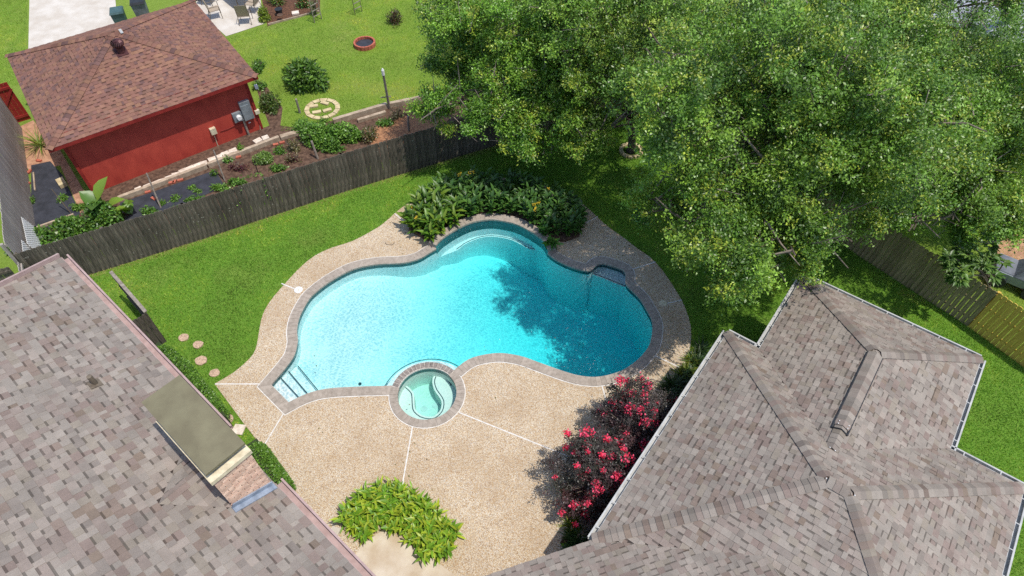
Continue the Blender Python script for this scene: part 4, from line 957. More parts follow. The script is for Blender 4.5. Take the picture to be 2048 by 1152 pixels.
MB().obox(cb+RT @ Vector((-2.2, 0, .4)), RT @ Vector((.06, 0, 0)), RT @ Vector((0, .8, 0)), (0, 0, .1)).build("bumper", MT['black'], t)
# trellis frames
for u0, v0, u1, v1, lb in ((612, -20, 641, 46, "grey trellis frame wrapped in vines beside the mulch bed"), (700, -30, 722, 31, "thin dark trellis frame farther right on the far lawn")):
    a = px(u1, v1, S); t = thing("garden_trellis", a, lb, "trellis"); h = 1.5
    for dx in (0, .28):
        MB().tube([a+Vector((dx-.28, dx*1.3, 0)), a+Vector((dx-.28, dx*1.3, h))], .025 if u0 < 650 else .018, 6).build("post", MT['post'] if u0 < 650 else MT['frame'], t)
    for k in range(5): MB().bar(a+Vector((-.28, 0, .3+k*.28)), a+Vector((0, .36, .3+k*.28)), .03, .03).build("rung", MT['post'], t)
# pot and pale tile in the mulch bed
t = thing("plant_pot", px(560, 30, S), "black nursery pot in the mulch bed beside the yellow-green bush", "pot"); MB().lathe(px(560, 30, S), [(.13, 0), (.18, .3), (.19, .32)], 14).build("pot", MT['black'], t)
MB().lathe(px(560, 30, S+.29), [(.15, 0), (.15, .02)], 12).build("soil_fill", MT['soil'], t)
MB().bar(px(584, 27, S+.06), px(598, 25, S+.06), .3, .08).build("paving_tile", MT['stone'], None, label="square white tile in the mulch bed by the far lawn", cat="tile")
timber((537, 51), (640, 24), "thin edging line between the far lawn and mulch bed", .05, .1)
# right neighbour: covered cart, far grey roof
b = px(2024, 566, S); t = thing("utility_cart", b, "grey covered cart behind the right fence, cut by the right edge", "cart"); ca = .75; RC = Matrix.Rotation(-.62, 3, 'Z')
def rc(x, y, z): return b+RC @ Vector((x, y, z))
def cbox(name, x, y, z, sx, sy, sz, m): MB().obox(rc(x, y, z), RC @ Vector((sx/2, 0, 0)), RC @ Vector((0, sy/2, 0)), (0, 0, sz/2)).build(name, m, t)
cbox("bed", 0, 0, .45, 1.5, .9, .3, MT['metal']); cbox("bed_floor", -.05, 0, .61, 1.4, .8, .02, MT['grey'])
MB().poly([rc(x, y, z) for x, y, z in ((-.2, -.46, .62), (.8, -.46, .62), (.8, .46, .62), (-.2, .46, .62), (.0, -.36, .98), (.7, -.3, 1.0), (.7, .3, 1.02), (.0, .36, .96))], [(4, 5, 6, 7), (0, 1, 5, 4), (1, 2, 6, 5), (2, 3, 7, 6), (3, 0, 4, 7)]).build("tarp_cover", MT['grey'], t)
for x in (-.5, .5):
    for y in (-.5, .5):
        MB().tube([rc(x, y-.05, .25), rc(x, y+.05, .25)], .25, 14).build("wheel", MT['black'], t)
cbox("seat", .95, .25, .75, .4, .5, .25, MT['white']); cbox("engine_box", 1.2, -.1, .5, .5, .8, .5, MT['black'])
hz = Vector((22, 27.5, 0)); t = thing("house", hz, "neighbour's house with pale grey roof glimpsed through the top right leaves", "house")
hd, hn = Vector((.85, -.53, 0)), Vector((.53, .85, 0))
MB().prism([hz+hd*a+hn*b for a, b in ((-5, -3.2), (6, -3.2), (6, 4), (-5, 4))], S, 2.6).build("wall", MT['wall'], t)
for k in range(22):
    yy = k*.17; z = 2.6+yy*.4
    MB().obox(hz+hn*(-3.6+yy+.085)+Vector((0, 0, z+.04)), hd*5.6, (hn+Vector((0, 0, .4))).normalized()*.098, Vector((0, 0, .014))).build("roof_course", MT['roofgrey'], t)
MB().poly([hz+hd*a+hn*b+Vector((0, 0, z)) for a, b, z in ((-5.6, .15, 4.1), (5.6, .15, 4.1), (5.6, 4.4, 2.5), (-5.6, 4.4, 2.5))], [(0, 1, 2, 3)]).build("back_roof", MT['roofgrey'], t)
# ================================================================ vegetation
def unit(a): return a/np.maximum(np.linalg.norm(a, axis=-1, keepdims=True), 1e-9)
def leaf_cloud(pos, d, nr, ln, wd, col, fold=.0):
    """pos,d,nr (N,3); ln,wd (N,); col (N,3): rhombic leaves"""
    d = unit(d); s = unit(np.cross(d, nr)); u = np.cross(s, d)
    L = ln[:, None]; W = wd[:, None]
    V = np.stack([pos, pos+d*L*.45+s*W*.5+u*W*fold, pos+d*L, pos+d*L*.45-s*W*.5+u*W*fold], 1)
    N = len(pos); F = np.arange(N*4).reshape(N, 4); C = np.repeat(col, 4, 0)
    return V.reshape(-1, 3), F, C
def join(parts):
    V = []; F = []; C = []; k = 0
    for v, f, c in parts: V.append(v); F.append(f+k); C.append(c); k += len(v)
    return np.concatenate(V), np.concatenate(F), np.concatenate(C)
def rdir(n): return unit(RNG.normal(size=(n, 3)))
def crown_leaves(ells, n_clump, n_leaf, pal, ll=.083, shell=.6, seed=0, gap=.0, clump_r=.17, tip=(.36, .44, .05), tip_p=.16, floor=1.8, cut=None):
    wts = np.array([e[1][0]*e[1][1] for e in ells]); wts = wts/wts.sum(); Cs = []; Os = []
    off = Vector((seed*7.3, seed*3.1, seed*1.7))
    per = 26; nb_ = max(8, n_clump//per); k_b = 0; BI = []
    while k_b < nb_:
        c, r = ells[RNG.choice(len(ells), p=wts)]; dd_ = rdir(1)[0]
        if dd_[2] < -.3 and RNG.random() < .6: continue
        lay = RNG.choice([1.0, .82, .6], p=[.6, .28, .12])*RNG.uniform(.88, 1.1); c = np.array(c); r = np.array(r); tip_ = c+dd_*r*lay
        if noise.noise(Vector(tip_)*.6+off) < gap-.12: continue
        sz = min(1.0, max(.45, r.min()/2.0))
        ax = unit(dd_*np.array([1, 1, .55])+RNG.normal(size=3)*.3+np.array([0, 0, -.08])); Lb = RNG.uniform(.8, 1.7)*sz; sd = unit(np.cross(ax, [0, 0, 1.])+RNG.normal(size=3)*.15); upb = np.cross(sd, ax)
        k_b += 1; m = int(per*RNG.uniform(.6, 1.4)); s_ = RNG.random(m)**.8
        p = tip_-ax*(s_*Lb)[:, None]+sd*(RNG.normal(size=m)*(.10+.34*s_)*sz)[:, None]+upb*(RNG.normal(size=m)*(.06+.12*s_)*sz)[:, None]
        p[:, 2] -= .12*(1-s_)*sz
        for q in p:
            if q[2] < floor or (cut is not None and cut(q)): continue
            Cs.append(q); Os.append(unit(ax*.6+dd_*.3+np.array([0, 0, .25]))); BI.append(k_b)
    Cs = np.array(Cs); Os = np.array(Os); N = len(Cs)
    tw = unit(Os+RNG.normal(size=(N, 3))*.7+np.array([0, 0, .15])); tl = RNG.uniform(.7, 1.5, N)*clump_r*1.6
    pal = np.array(pal); BI = np.array(BI); bcol = pal[RNG.integers(0, len(pal), nb_+1)]*RNG.uniform(.7, 1.25, (nb_+1, 1)); base = (.65*bcol[BI]+.35*pal[RNG.integers(0, len(pal), N)])*RNG.uniform(.8, 1.2, (N, 1))
    bt = RNG.random(nb_+1) < .3; istip = (RNG.random(N) < tip_p*np.where(bt[BI], 2.2, .3)); base[istip] = np.array(tip)*RNG.uniform(.6, 1.05, (istip.sum(), 1))
    t = RNG.random((N, n_leaf, 1)); pos = Cs[:, None]+tw[:, None]*tl[:, None, None]*t+RNG.normal(size=(N, n_leaf, 3))*clump_r*.42
    d = unit(tw[:, None]*.6+RNG.normal(size=(N, n_leaf, 3))*.75); nr = unit(np.array([.25, -.1, 1.0])+Os[:, None]*.5+RNG.normal(size=(N, n_leaf, 3))*.55)
    col = base[:, None]*RNG.uniform(.7, 1.3, (N, n_leaf, 1)); M = N*n_leaf
    ln = RNG.uniform(.7, 1.25, M)*ll
    return leaf_cloud(pos.reshape(-1, 3), d.reshape(-1, 3), nr.reshape(-1, 3), ln, ln*RNG.uniform(.42, .6, M), col.reshape(-1, 3)), Cs, tw, tl
def tree(name, base, ells, n_clump, n_leaf, label, pal, seed, trunk_r=.2, tip_p=.16, gap=-.02, nlimb=9, **kw):
    t = thing(name, base, label, "tree", "shade trees over the back fence"); base = Vector(base)
    (V, F, C), Cs, tw, tl = crown_leaves(ells, n_clump, n_leaf, pal, seed=seed, tip_p=tip_p*.75, gap=gap, **kw)
    obj("crown", np_mesh("crown", V, F, C), MT['leaf'], t)
    rs = random.Random(seed); c0 = Vector(np.mean([e[0] for e in ells], 0)); zf = min(e[0][2]-e[1][2]*.45 for e in ells)
    fork = Vector((base.x*.7+c0.x*.3, base.y*.7+c0.y*.3, max(1.6, zf*.8)))
    MB().tube([base-Vector((0, 0, .1)), base+Vector((0, 0, .25)), base.lerp(fork, .5)+Vector((.06, .04, 0)), fork], [trunk_r*1.5, trunk_r*1.1, trunk_r*.95, trunk_r*.9], 10).build("trunk", MT['bark'], t, smooth=True)
    ends = []
    for e in ells:
        for k in range(max(3, nlimb//len(ells))):
            dv = rdir(1)[0]; dv[2] = abs(dv[2])*.8-.15; ends.append(Vector(np.array(e[0])+unit(dv)*np.array(e[1])*rs.uniform(.55, .85)))
    tb = MB()
    for en in ends:
        m1 = fork.lerp(en, .45)+Vector((rs.uniform(-.3, .3), rs.uniform(-.3, .3), rs.uniform(.1, .5)))
        limb = MB().tube(catmull([fork, m1, en], .5), np.linspace(trunk_r*.45, .02, len(catmull([fork, m1, en], .5))), 6).build("limb", MT['bark'], t, smooth=True)
        for k in range(5):
            st = m1.lerp(en, rs.uniform(.1, .95)); e2 = st+Vector(rdir(1)[0])*rs.uniform(.7, 1.5)+Vector((0, 0, .25)); md = st.lerp(e2, .5)+Vector(rdir(1)[0])*.12
            tb.tube([st, md, e2], [.035, .024, .01], 4, cap=False)
    idx = RNG.choice(len(Cs), min(len(Cs), 420), replace=False)
    for i in idx:
        p = Vector(Cs[i]); q = Vector(tw[i]); tb.tube([p-q*.45, p+q*float(tl[i])*.9], [.013, .006], 3, cap=False)
    tb.build("twigs", MT['twig'], t, kind='stuff')
    return t
MT['twig'] = mat("pale_twigs", s2l((146, 134, 120)), s2l((96, 86, 76)), 6, .9)
OAK = [(.09, .19, .022), (.125, .245, .026), (.17, .31, .034), (.055, .115, .018), (.24, .39, .045)]
b2 = px(1500, 470, GZ)
tree("oak_tree", b2, [((6.9, 14.4, 6.6), (4.1, 3.6, 3.0)), ((5.6, 12.3, 5.2), (2.0, 2.0, 1.9)), ((8.6, 15.6, 5.6), (3.0, 2.6, 2.4)), ((6.6, 16.3, 6.2), (2.8, 2.4, 2.6)), ((7.2, 12.4, 4.6), (1.5, 1.5, 1.6)), ((4.3, 14.2, 7.8), (2.2, 2.0, 1.4)), (tuple(px(1335, 390, 3.4)), (1.3, 1.1, 1.1)), (tuple(px(1430, 530, 3.2)), (1.3, 1.1, .9)), (tuple(px(1600, 470, 3.4)), (1.4, 1.0, 1.0)), (tuple(px(1550, 505, 5.0)), (1.8, 1.5, 1.1)), (tuple(px(1470, 480, 5.2)), (1.4, 1.3, 1.1)), (tuple(px(1650, 480, 5.0)), (1.2, 1.0, .8)), ((8.6, 13.0, 7.0), (2.6, 2.2, 2.0))], 11800, 22, "largest leafy oak shading the pool and the right roof corner", OAK, 1, .27, gap=.1, nlimb=20, floor=2.3)
tree("oak_tree", px(1262, 303, GZ), [((3.6, 19.8, 6.0), (3.0, 2.6, 2.4)), ((2.0, 19.6, 4.4), (2.1, 1.4, 1.6)), (tuple(px(1165, 265, 2.9)), (1.4, .9, 1.1)), (tuple(px(1370, 250, 3.2)), (1.3, 1.0, 1.2))], 5400, 22, "slender trunked oak with a stone ring behind the canna bed", OAK, 2, .15, gap=-.3, nlimb=10, floor=2.0)
tree("oak_tree", px(985, 262, GZ), [((-.9, 20.9, 5.2), (2.4, 2.2, 2.2)), ((.4, 19.6, 3.7), (2.2, 1.5, 1.5)), (tuple(px(985, 250, 2.9)), (1.3, 1.0, 1.1)), (tuple(px(1060, 275, 2.7)), (1.2, .9, 1.0)), (tuple(px(880, 225, 3.0)), (1.0, 1.0, .9)), ((-2.0, 21.6, 4.0), (1.2, 1.3, 1.3))], 6000, 22, "bright green oak leaning over the dark fence at top centre", [(c[0]*1.05, c[1]*1.12, c[2]) for c in OAK], 3, .18, gap=-.05, nlimb=10, floor=1.5)
tree("oak_tree", px(1880, 330, GZ), [((13.6, 16.6, 5.4), (3.4, 3.0, 2.4)), ((11.4, 15.0, 4.4), (2.4, 2.0, 1.8)), ((15.6, 17.5, 4.6), (2.8, 2.4, 2.0)), ((13.2, 14.4, 3.6), (2.2, 1.8, 1.5)), (tuple(px(1975, 385, 3.6)), (1.9, 1.5, 1.3)), (tuple(px(2060, 300, 4.2)), (2.2, 1.8, 1.6)), (tuple(px(1780, 425, 3.2)), (1.5, 1.2, 1.0)), (tuple(px(1880, 430, 3.2)), (1.5, 1.2, 1.0)), (tuple(px(1990, 450, 3.0)), (1.2, 1.0, .9))], 9600, 22, "spreading oak beyond the right fence, above the fig tree", OAK, 4, .22, gap=-.02, nlimb=12, floor=2.0)
tree("oak_tree", px(1560, 120, GZ), [((8.0, 23.0, 6.0), (4.0, 3.0, 2.8)), ((11.6, 21.4, 5.4), (3.2, 2.6, 2.4))], 4600, 22, "farthest oak filling the top edge right of centre", OAK, 5, .24, gap=.05, nlimb=12, floor=2.2)
tree("oak_tree", px(1150, 80, GZ), [((2.0, 24.5, 5.4), (3.2, 2.6, 2.4))], 2000, 24, "rear oak behind the slender oak at top centre", OAK, 6, .18, gap=-.02, nlimb=8, floor=2.2)
tree("oak_tree", px(1985, 150, GZ), [((16.4, 23.2, 5.2), (2.8, 2.2, 2.0))], 1400, 24, "thin crowned tree in front of the grey roof, top right", OAK, 8, .18, gap=.05, nlimb=8, floor=2.2)
c = px(1262, 303, GZ); t = thing("tree_ring", c, "pale stone ring round the slender oak trunk", "stone ring")
for i in range(11):
    a = 2*math.pi*i/11; MB().box(c.x+math.cos(a)*.4, c.y+math.sin(a)*.4, GZ+.05, .2, .14, .1, a+math.pi/2).build("paving_stone", MT['stone2'], t)
# ---------------------------------------------------------------- lawn blades
def blades(name, polys, holes, dens, cols, h=(.03, .075), parent=None):
    Vs = []; Cs = []
    for poly in polys:
        P = np.array([[p[0], p[1]] for p in poly]); lo, hi = P.min(0), P.max(0); n = int(dens*np.prod(hi-lo)); n = min(n, 900000)
        q = RNG.uniform(lo, hi, (n, 2)); k = pip(q, poly)
        for hh in holes: k &= ~pip(q, hh)
        q = q[k]; s = np.array(proj_np(q)); k = (s[0] > -30) & (s[0] < 2078) & (s[1] > -30) & (s[1] < 1180); q = q[k]; n = len(q)
        a = RNG.uniform(0, 2*math.pi, n); hgt = RNG.uniform(*h, n); ln_ = RNG.uniform(.2, 1.1, n)*hgt; w_ = RNG.uniform(.006, .013, n); b = RNG.uniform(0, 2*math.pi, n)
        z0 = np.full(n, GZ); p0 = np.column_stack([q[:, 0]-np.cos(a)*w_, q[:, 1]-np.sin(a)*w_, z0]); p1 = np.column_stack([q[:, 0]+np.cos(a)*w_, q[:, 1]+np.sin(a)*w_, z0]); p2 = np.column_stack([q[:, 0]+np.cos(b)*ln_, q[:, 1]+np.sin(b)*ln_, z0+hgt])
        Vs.append(np.stack([p0, p1, p2], 1).reshape(-1, 3)); cc = np.array(cols)[RNG.integers(0, len(cols), n)]*RNG.uniform(.65, 1.3, (n, 1))
        pn = np.array([noise.noise(Vector((x*.5, y*.5, 0)))+.6*noise.noise(Vector((x*1.9, y*1.9, 5))) for x, y in q]); cc = cc*(1+.5*pn[:, None]); cc[:, 0] *= 1+.7*np.clip(pn, 0, 1); dfe = np.full(n, 9.)
        for a_, b_ in zip(FB, FB[1:]): dv = np.array((b_-a_)[:2]); tt_ = np.clip(((q-np.array(a_[:2]))@dv)/(dv@dv), 0, 1); dfe = np.minimum(dfe, np.linalg.norm(q-np.array(a_[:2])-tt_[:, None]*dv, axis=1))
        dry = (dfe < RNG.uniform(.08, .34, n)) | (RNG.random(n) < np.clip(pn-.35, 0, .4)); cc[dry] = np.array([.46, .42, .14])*RNG.uniform(.7, 1.15, (dry.sum(), 1))
        Cs.append(np.repeat(cc, 3, 0))
    V = np.concatenate(Vs); C = np.concatenate(Cs)
    return obj(name, np_mesh(name, V, np.arange(len(V)).reshape(-1, 3), C), MT['blade'], None, label="short green lawn grass", cat="grass", kind='stuff')
def proj_np(q):
    dx, dy, dz = q[:, 0], q[:, 1], -CAM_H; wv = dy*math.cos(PITCH)-dz*math.sin(PITCH); up = dy*math.sin(PITCH)+dz*math.cos(PITCH)
    return 1024+FPX*dx/wv, 576-FPX*up/wv
yard = [FB[0], *FB[1:], *FR[1:4], Vector((18, 2, 0)), Vector((8, 2, 0)), Vector((-6, 6, 0)), Vector((-13, 9, 0))]
bedp = pxs([(1364, 736), (1337, 775), (1290, 840), (1215, 950), (1150, 1040), (1120, 1085), (1330, 1100), (1480, 760)])
stp = [[px(u, v)+Vector((math.cos(a)*.15, math.sin(a)*.14, 0)) for a in np.linspace(0, 6.28, 10, endpoint=False)] for u, v, _ in steps_px]
blades("lawn_grass", [yard], [DECK, bedp]+stp, 1500, [(.19, .40, .035), (.24, .44, .045), (.35, .48, .08), (.12, .31, .03)])
nbl = pxs([(370, 5), (452, 75), (530, 52), (645, 22), (650, -40), (900, -40), (1300, 150), (960, 175), (840, 195), (770, 212), (670, 243), (615, 258), (560, 262), (570, 215), (540, 175), (505, 140)])
nb2 = pxs([(1277, 200), (1720, 500), (2100, 760), (2300, 500), (1900, 20), (1400, 20)])
nb3 = pxs([(-60, -60), (56, -60), (52, 170), (-60, 170)])
blades("far_lawn_grass", [nbl, nb2, nb3], [], 620, [(.27, .46, .05), (.33, .49, .07), (.22, .40, .04)], (.04, .08))["label"] = "bright short grass on the neighbours' lawns"
# ---------------------------------------------------------------- broad-leaved plants
def bladeleaf(base, d, up, L, W, bend, col, seg=4):
    """a pointed, arching leaf"""
    base, d, up = Vector(base), Vector(d).normalized(), Vector(up); s = d.cross(up).normalized(); u = s.cross(d).normalized(); vs = []; 
    prof = [.15, .8, 1., .72, .02] if seg == 4 else [.3, 1, .05]
    for k in range(seg+1):
        t_ = k/seg; p = base+d*(L*t_)-u*(bend*L*t_*t_); w_ = W*prof[k]/2
        vs += [p-s*w_+u*w_*.35, p, p+s*w_+u*w_*.35]
    fs = []
    for k in range(seg): a = 3*k; fs += [(a, a+3, a+4, a+1), (a+1, a+4, a+5, a+2)]
    return [tuple(v) for v in vs], fs, col
def plant_meshes(kind, pal, n_var, seed, nst=(3, 4), lv=(5, 7), L=(.34, .5), W=(.11, .16), h=(.55, .85), spread=.16):
    rs = random.Random(seed); out = []
    for k in range(n_var):
        mb = MB(); sm = MB()
        for s in range(rs.randint(*nst)):
            a = rs.uniform(0, 6.28); b = Vector((math.cos(a), math.sin(a), 0))*rs.uniform(0, spread); H = rs.uniform(*h); ln = Vector((rs.uniform(-.12, .12), rs.uniform(-.12, .12), 0)); top = b+ln+Vector((0, 0, H))
            sm.tube([b, b.lerp(top, .5)+ln*.1, top], [.014, .012, .006], 5)
            nl = rs.randint(*lv); az = rs.uniform(0, 6.28)
            for j in range(nl):
                t_ = .2+.78*j/nl; p = b.lerp(top, t_); az += 2.4+rs.uniform(-.4, .4); el = rs.uniform(.25, .9)+.45*t_
                d = Vector((math.cos(az)*math.cos(el), math.sin(az)*math.cos(el), math.sin(el))); c = rs.choice(pal); kk = rs.uniform(.75, 1.25); c = tuple(x*kk for x in c)
                v, f, c = bladeleaf(p, d, (0, 0, 1), rs.uniform(*L), rs.uniform(*W), rs.uniform(.15, .5), c); mb.poly(v, f, c)
        me = mb.mesh("leaves", True); me.materials.append(MT['plant']); ms_ = sm.mesh("stalks"); ms_.materials.append(MT['stem']); out.append((me, ms_))
    return out
def flower_mesh(pal, n, r, seed, name="flower", pl=.06):
    V, F, C = leaf_cloud(RNG.normal(size=(n, 3))*r*np.array([.6, .6, .8]), rdir(n), rdir(n), np.full(n, pl), np.full(n, pl*.75), np.array(pal)[RNG.integers(0, len(pal), n)]*RNG.uniform(.8, 1.15, (n, 1)))
    me = np_mesh(name, V, F, C); me.materials.append(MT['petal']); return me
def scatter(poly, dist, n=4000):
    P = np.array([[p[0], p[1]] for p in poly]); lo, hi = P.min(0), P.max(0); out = []
    for q in RNG.uniform(lo, hi, (n, 2)):
        if pip(q[None], poly)[0] and all((q[0]-o[0])**2+(q[1]-o[1])**2 > dist*dist for o in out): out.append(q)
    return out
def put_plant(name, ms_, loc, label, cat, group, fl=None, fh=.8, sc=1, rz_=None):
    t = thing(name, loc, label, cat, group, rz=random.uniform(0, 6.28) if rz_ is None else rz_); t.scale = (sc,)*3
    me, st = random.choice(ms_)
    for nm_, m_ in (("leaves", me), ("stalks", st)):
        o = bpy.data.objects.new(nm_, m_); COL.objects.link(o); o.parent = t
    if fl:
        o = bpy.data.objects.new("flower", fl); COL.objects.link(o); o.parent = t; o.location = (random.uniform(-.08, .08), random.uniform(-.08, .08), fh)
    return t
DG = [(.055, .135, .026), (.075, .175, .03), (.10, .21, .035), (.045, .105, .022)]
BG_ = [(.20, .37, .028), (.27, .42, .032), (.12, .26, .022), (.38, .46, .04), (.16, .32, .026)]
canna = plant_meshes("canna", DG, 6, 11, lv=(6, 9), L=(.2, .32), W=(.085, .13)); canna_sunlit = plant_meshes("canna", [(.09, .19, .02), (.13, .24, .025), (.07, .15, .02), (.18, .27, .03)], 4, 12)  # sun and shade put into leaf colours: brighter copy for the sunny end
yfl = flower_mesh([(.75, .48, .02), (.8, .58, .04)], 16, .045, 1); 
bed = pxs([(818, 462), (862, 486), (880, 474), (905, 456), (935, 441), (979, 433), (1008, 434), (1040, 442), (1072, 460), (1090, 480), (1130, 484), (1158, 474), (1166, 446), (1125, 408), (1060, 384), (960, 376), (890, 384), (840, 420)])
bx = [p for p in bed]
if sum(bx[i].x*bx[(i+1) % len(bx)].y-bx[(i+1) % len(bx)].x*bx[i].y for i in range(len(bx))) < 0: bx.reverse()
MB().prism(bx, -.02, .12).build("planting_bed", MT['soil'], None, kind='structure')
for i, q in enumerate(scatter(bed, .235, 3500)):
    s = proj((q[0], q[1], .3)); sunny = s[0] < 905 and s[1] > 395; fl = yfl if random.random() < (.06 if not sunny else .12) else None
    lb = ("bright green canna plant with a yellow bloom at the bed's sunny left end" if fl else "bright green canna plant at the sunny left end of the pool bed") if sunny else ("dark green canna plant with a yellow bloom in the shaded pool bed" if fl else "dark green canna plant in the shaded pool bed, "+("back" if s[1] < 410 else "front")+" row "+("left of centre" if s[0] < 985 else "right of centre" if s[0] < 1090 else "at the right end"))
    put_plant("canna_plant", canna_sunlit if sunny else canna, (q[0], q[1], .1), lb, "canna", "cannas in the bed behind the pool", fl, .82, random.uniform(.8, 1.1))
t = put_plant("canna_plant", canna, px(1088, 485, .1), "canna leaf stem hanging out over the pool water", "canna", None, None, 1, 1.0); t.rotation_euler = (.9, .5, .4)
gin_ = plant_meshes("ginger", BG_, 5, 13, nst=(4, 6), lv=(4, 6), L=(.2, .31), W=(.05, .08), h=(.22, .45), spread=.1)
bed2 = pxs([(692, 1052), (700, 1012), (745, 985), (800, 980), (845, 1008), (905, 1058), (905, 1095), (872, 1118), (850, 1106), (822, 1078), (782, 1052), (756, 1048), (735, 1068), (712, 1076)])
sheet("planting_bed", bed2, .008, MT['soil'], kind='structure')
for q in scatter(bed2, .15, 5000):
    put_plant("ginger_plant", gin_, (q[0], q[1], 0), "yellow-green leafy plant in the arched bed's "+("left arm" if proj((q[0], q[1], 0))[0] < 760 else "right arm" if proj((q[0], q[1], 0))[0] > 845 else "middle")+" by the concrete walk", "plant", "plants in the arched front bed", None, 1, random.uniform(.85, 1.15))
# ---------------------------------------------------------------- clipped hedges and shrubs
def shrub(name, label, cat, c, r, n, pal, ll=.05, wr=.5, flat=2.0, group=None, m='plant', core=True, rz_=0, inner=.12, updn=.5, stems=True, shell=.22, outw=.6):
    """rounded super-ellipsoid shell of leaves; c: centre of the base"""
    c = Vector(c); t = thing(name, c, label, cat, group); K = 9; r_ = np.array(r)
    cd = rdir(K); cd[:, 2] = np.abs(cd[:, 2]); cc_ = cd*RNG.uniform(.35, .72, (K, 1)); rr_ = RNG.uniform(.26, .5, K); cc_[0] = (0, 0, .3); rr_[0] = .62
    kk_ = RNG.choice(K, n, p=(rr_**2)/(rr_**2).sum()); d = rdir(n); rad = 1-(shell+.15)*RNG.random(n)**1.6
    p = cc_[kk_]+d*(rr_[kk_]*rad)[:, None]; keep = p[:, 2] > .02; p, d, kk_ = p[keep], d[keep], kk_[keep]; n = len(p); p = p*r_
    R = np.array(Matrix.Rotation(rz_, 3, 'Z')); p = p@R.T; dn_ = d@R.T
    col = np.array(pal)[RNG.integers(0, len(pal), n)]*RNG.uniform(.65, 1.3, (n, 1)); ln = RNG.uniform(.7, 1.3, n)*ll
    V, F, C = leaf_cloud(p+np.array(c), unit(unit(dn_)*outw+RNG.normal(size=(n, 3))*.8), unit(unit(dn_)+np.array([0, 0, updn])+RNG.normal(size=(n, 3))*.5), ln, ln*wr, col)
    obj("foliage", np_mesh("foliage", V, F, C), MT[m], t)
    if stems:
        mb = MB()
        for k in range(9):
            a = random.uniform(0, 6.28); q = Matrix.Rotation(rz_, 3, 'Z') @ Vector((math.cos(a)*r[0]*.6, math.sin(a)*r[1]*.6, r[2]*.7)); mb.tube([c+Vector((q.x*.15, q.y*.15, 0)), c+q*.5+Vector((0, 0, .05)), c+q], [.022, .016, .008], 5)
        mb.build("stems", MT['bark'], t)
    return t
HG = [(.11, .24, .025), (.15, .30, .035), (.075, .17, .02), (.2, .35, .045)]
def hedge(label, pts, w_, h, n):
    """leafy clipped hedge that follows a ground path"""
    path = resample(catmull(pts, .1), .05); L = len(path); t = thing("clipped_hedge", pts[0], label, "hedge", "clipped hedges by the left house")
    k = RNG.integers(0, L-1, n); a = RNG.uniform(-.25, math.pi+.25, n); tt = k/(L-1); endf = np.minimum(1, np.sqrt(np.clip(np.minimum(tt, 1-tt)*L*.05/(w_*.5), .02, 1)))
    P = np.array([list(path[i]) for i in k]); D = np.array([list((path[min(i+1, L-1)]-path[max(i-1, 0)]).normalized()) for i in k]); S_ = np.column_stack([D[:, 1], -D[:, 0], np.zeros(n)])
    ca, sa = np.cos(a), np.sin(a); fx = np.sign(ca)*np.abs(ca)**.6; fz = np.sign(sa)*np.abs(sa)**.55; jit = 1-.14*RNG.random(n)**2+.05*np.array([noise.noise(Vector(p)*2.5) for p in P])
    pos = P+S_*(fx*w_/2*jit*endf)[:, None]; pos[:, 2] = GZ+np.clip(fz, 0, 1)*h*jit*endf**.6
    nr = unit(S_*fx[:, None]+np.array([0, 0, 1])*(fz[:, None]+.2)+RNG.normal(size=(n, 3))*.5)
    col = np.array(HG)[RNG.integers(0, 4, n)]*RNG.uniform(.6, 1.35, (n, 1)); ln = RNG.uniform(.03, .06, n)
    V, F, C = leaf_cloud(pos, unit(nr*.4+rdir(n)), nr, ln, ln*.6, col); obj("foliage", np_mesh("foliage", V, F, C), MT['plant'], t)
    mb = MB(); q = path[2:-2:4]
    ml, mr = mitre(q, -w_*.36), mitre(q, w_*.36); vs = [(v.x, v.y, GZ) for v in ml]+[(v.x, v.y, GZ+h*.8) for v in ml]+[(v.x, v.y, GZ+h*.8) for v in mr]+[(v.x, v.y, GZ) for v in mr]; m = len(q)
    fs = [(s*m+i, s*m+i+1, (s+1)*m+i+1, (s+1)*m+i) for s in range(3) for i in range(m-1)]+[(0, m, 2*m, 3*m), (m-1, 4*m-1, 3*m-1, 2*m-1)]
    mb.poly(vs, fs); mb.build("hedge_core", MT['hedgecore'], t)  # solid dark core, keeps the hedge from being seen through
MT['hedgecore'] = mat("dark_hedge_core", (.028, .05, .014), (.05, .06, .03), 20, .95, .03, 30)
hedge("longer clipped hedge between the mauve gutter and the stepping stones", [Vector((p.x, p.y, 0)) for p in pxs([(292, 690), (318, 708), (348, 735), (385, 782), (432, 845)], .72)], .84, .78, 22000)
hedge("shorter clipped hedge right of the chimney along the deck", [Vector((p.x, p.y, 0)) for p in pxs([(492, 880), (520, 918), (548, 958), (572, 992)], .5)], .66, .58, 14000)
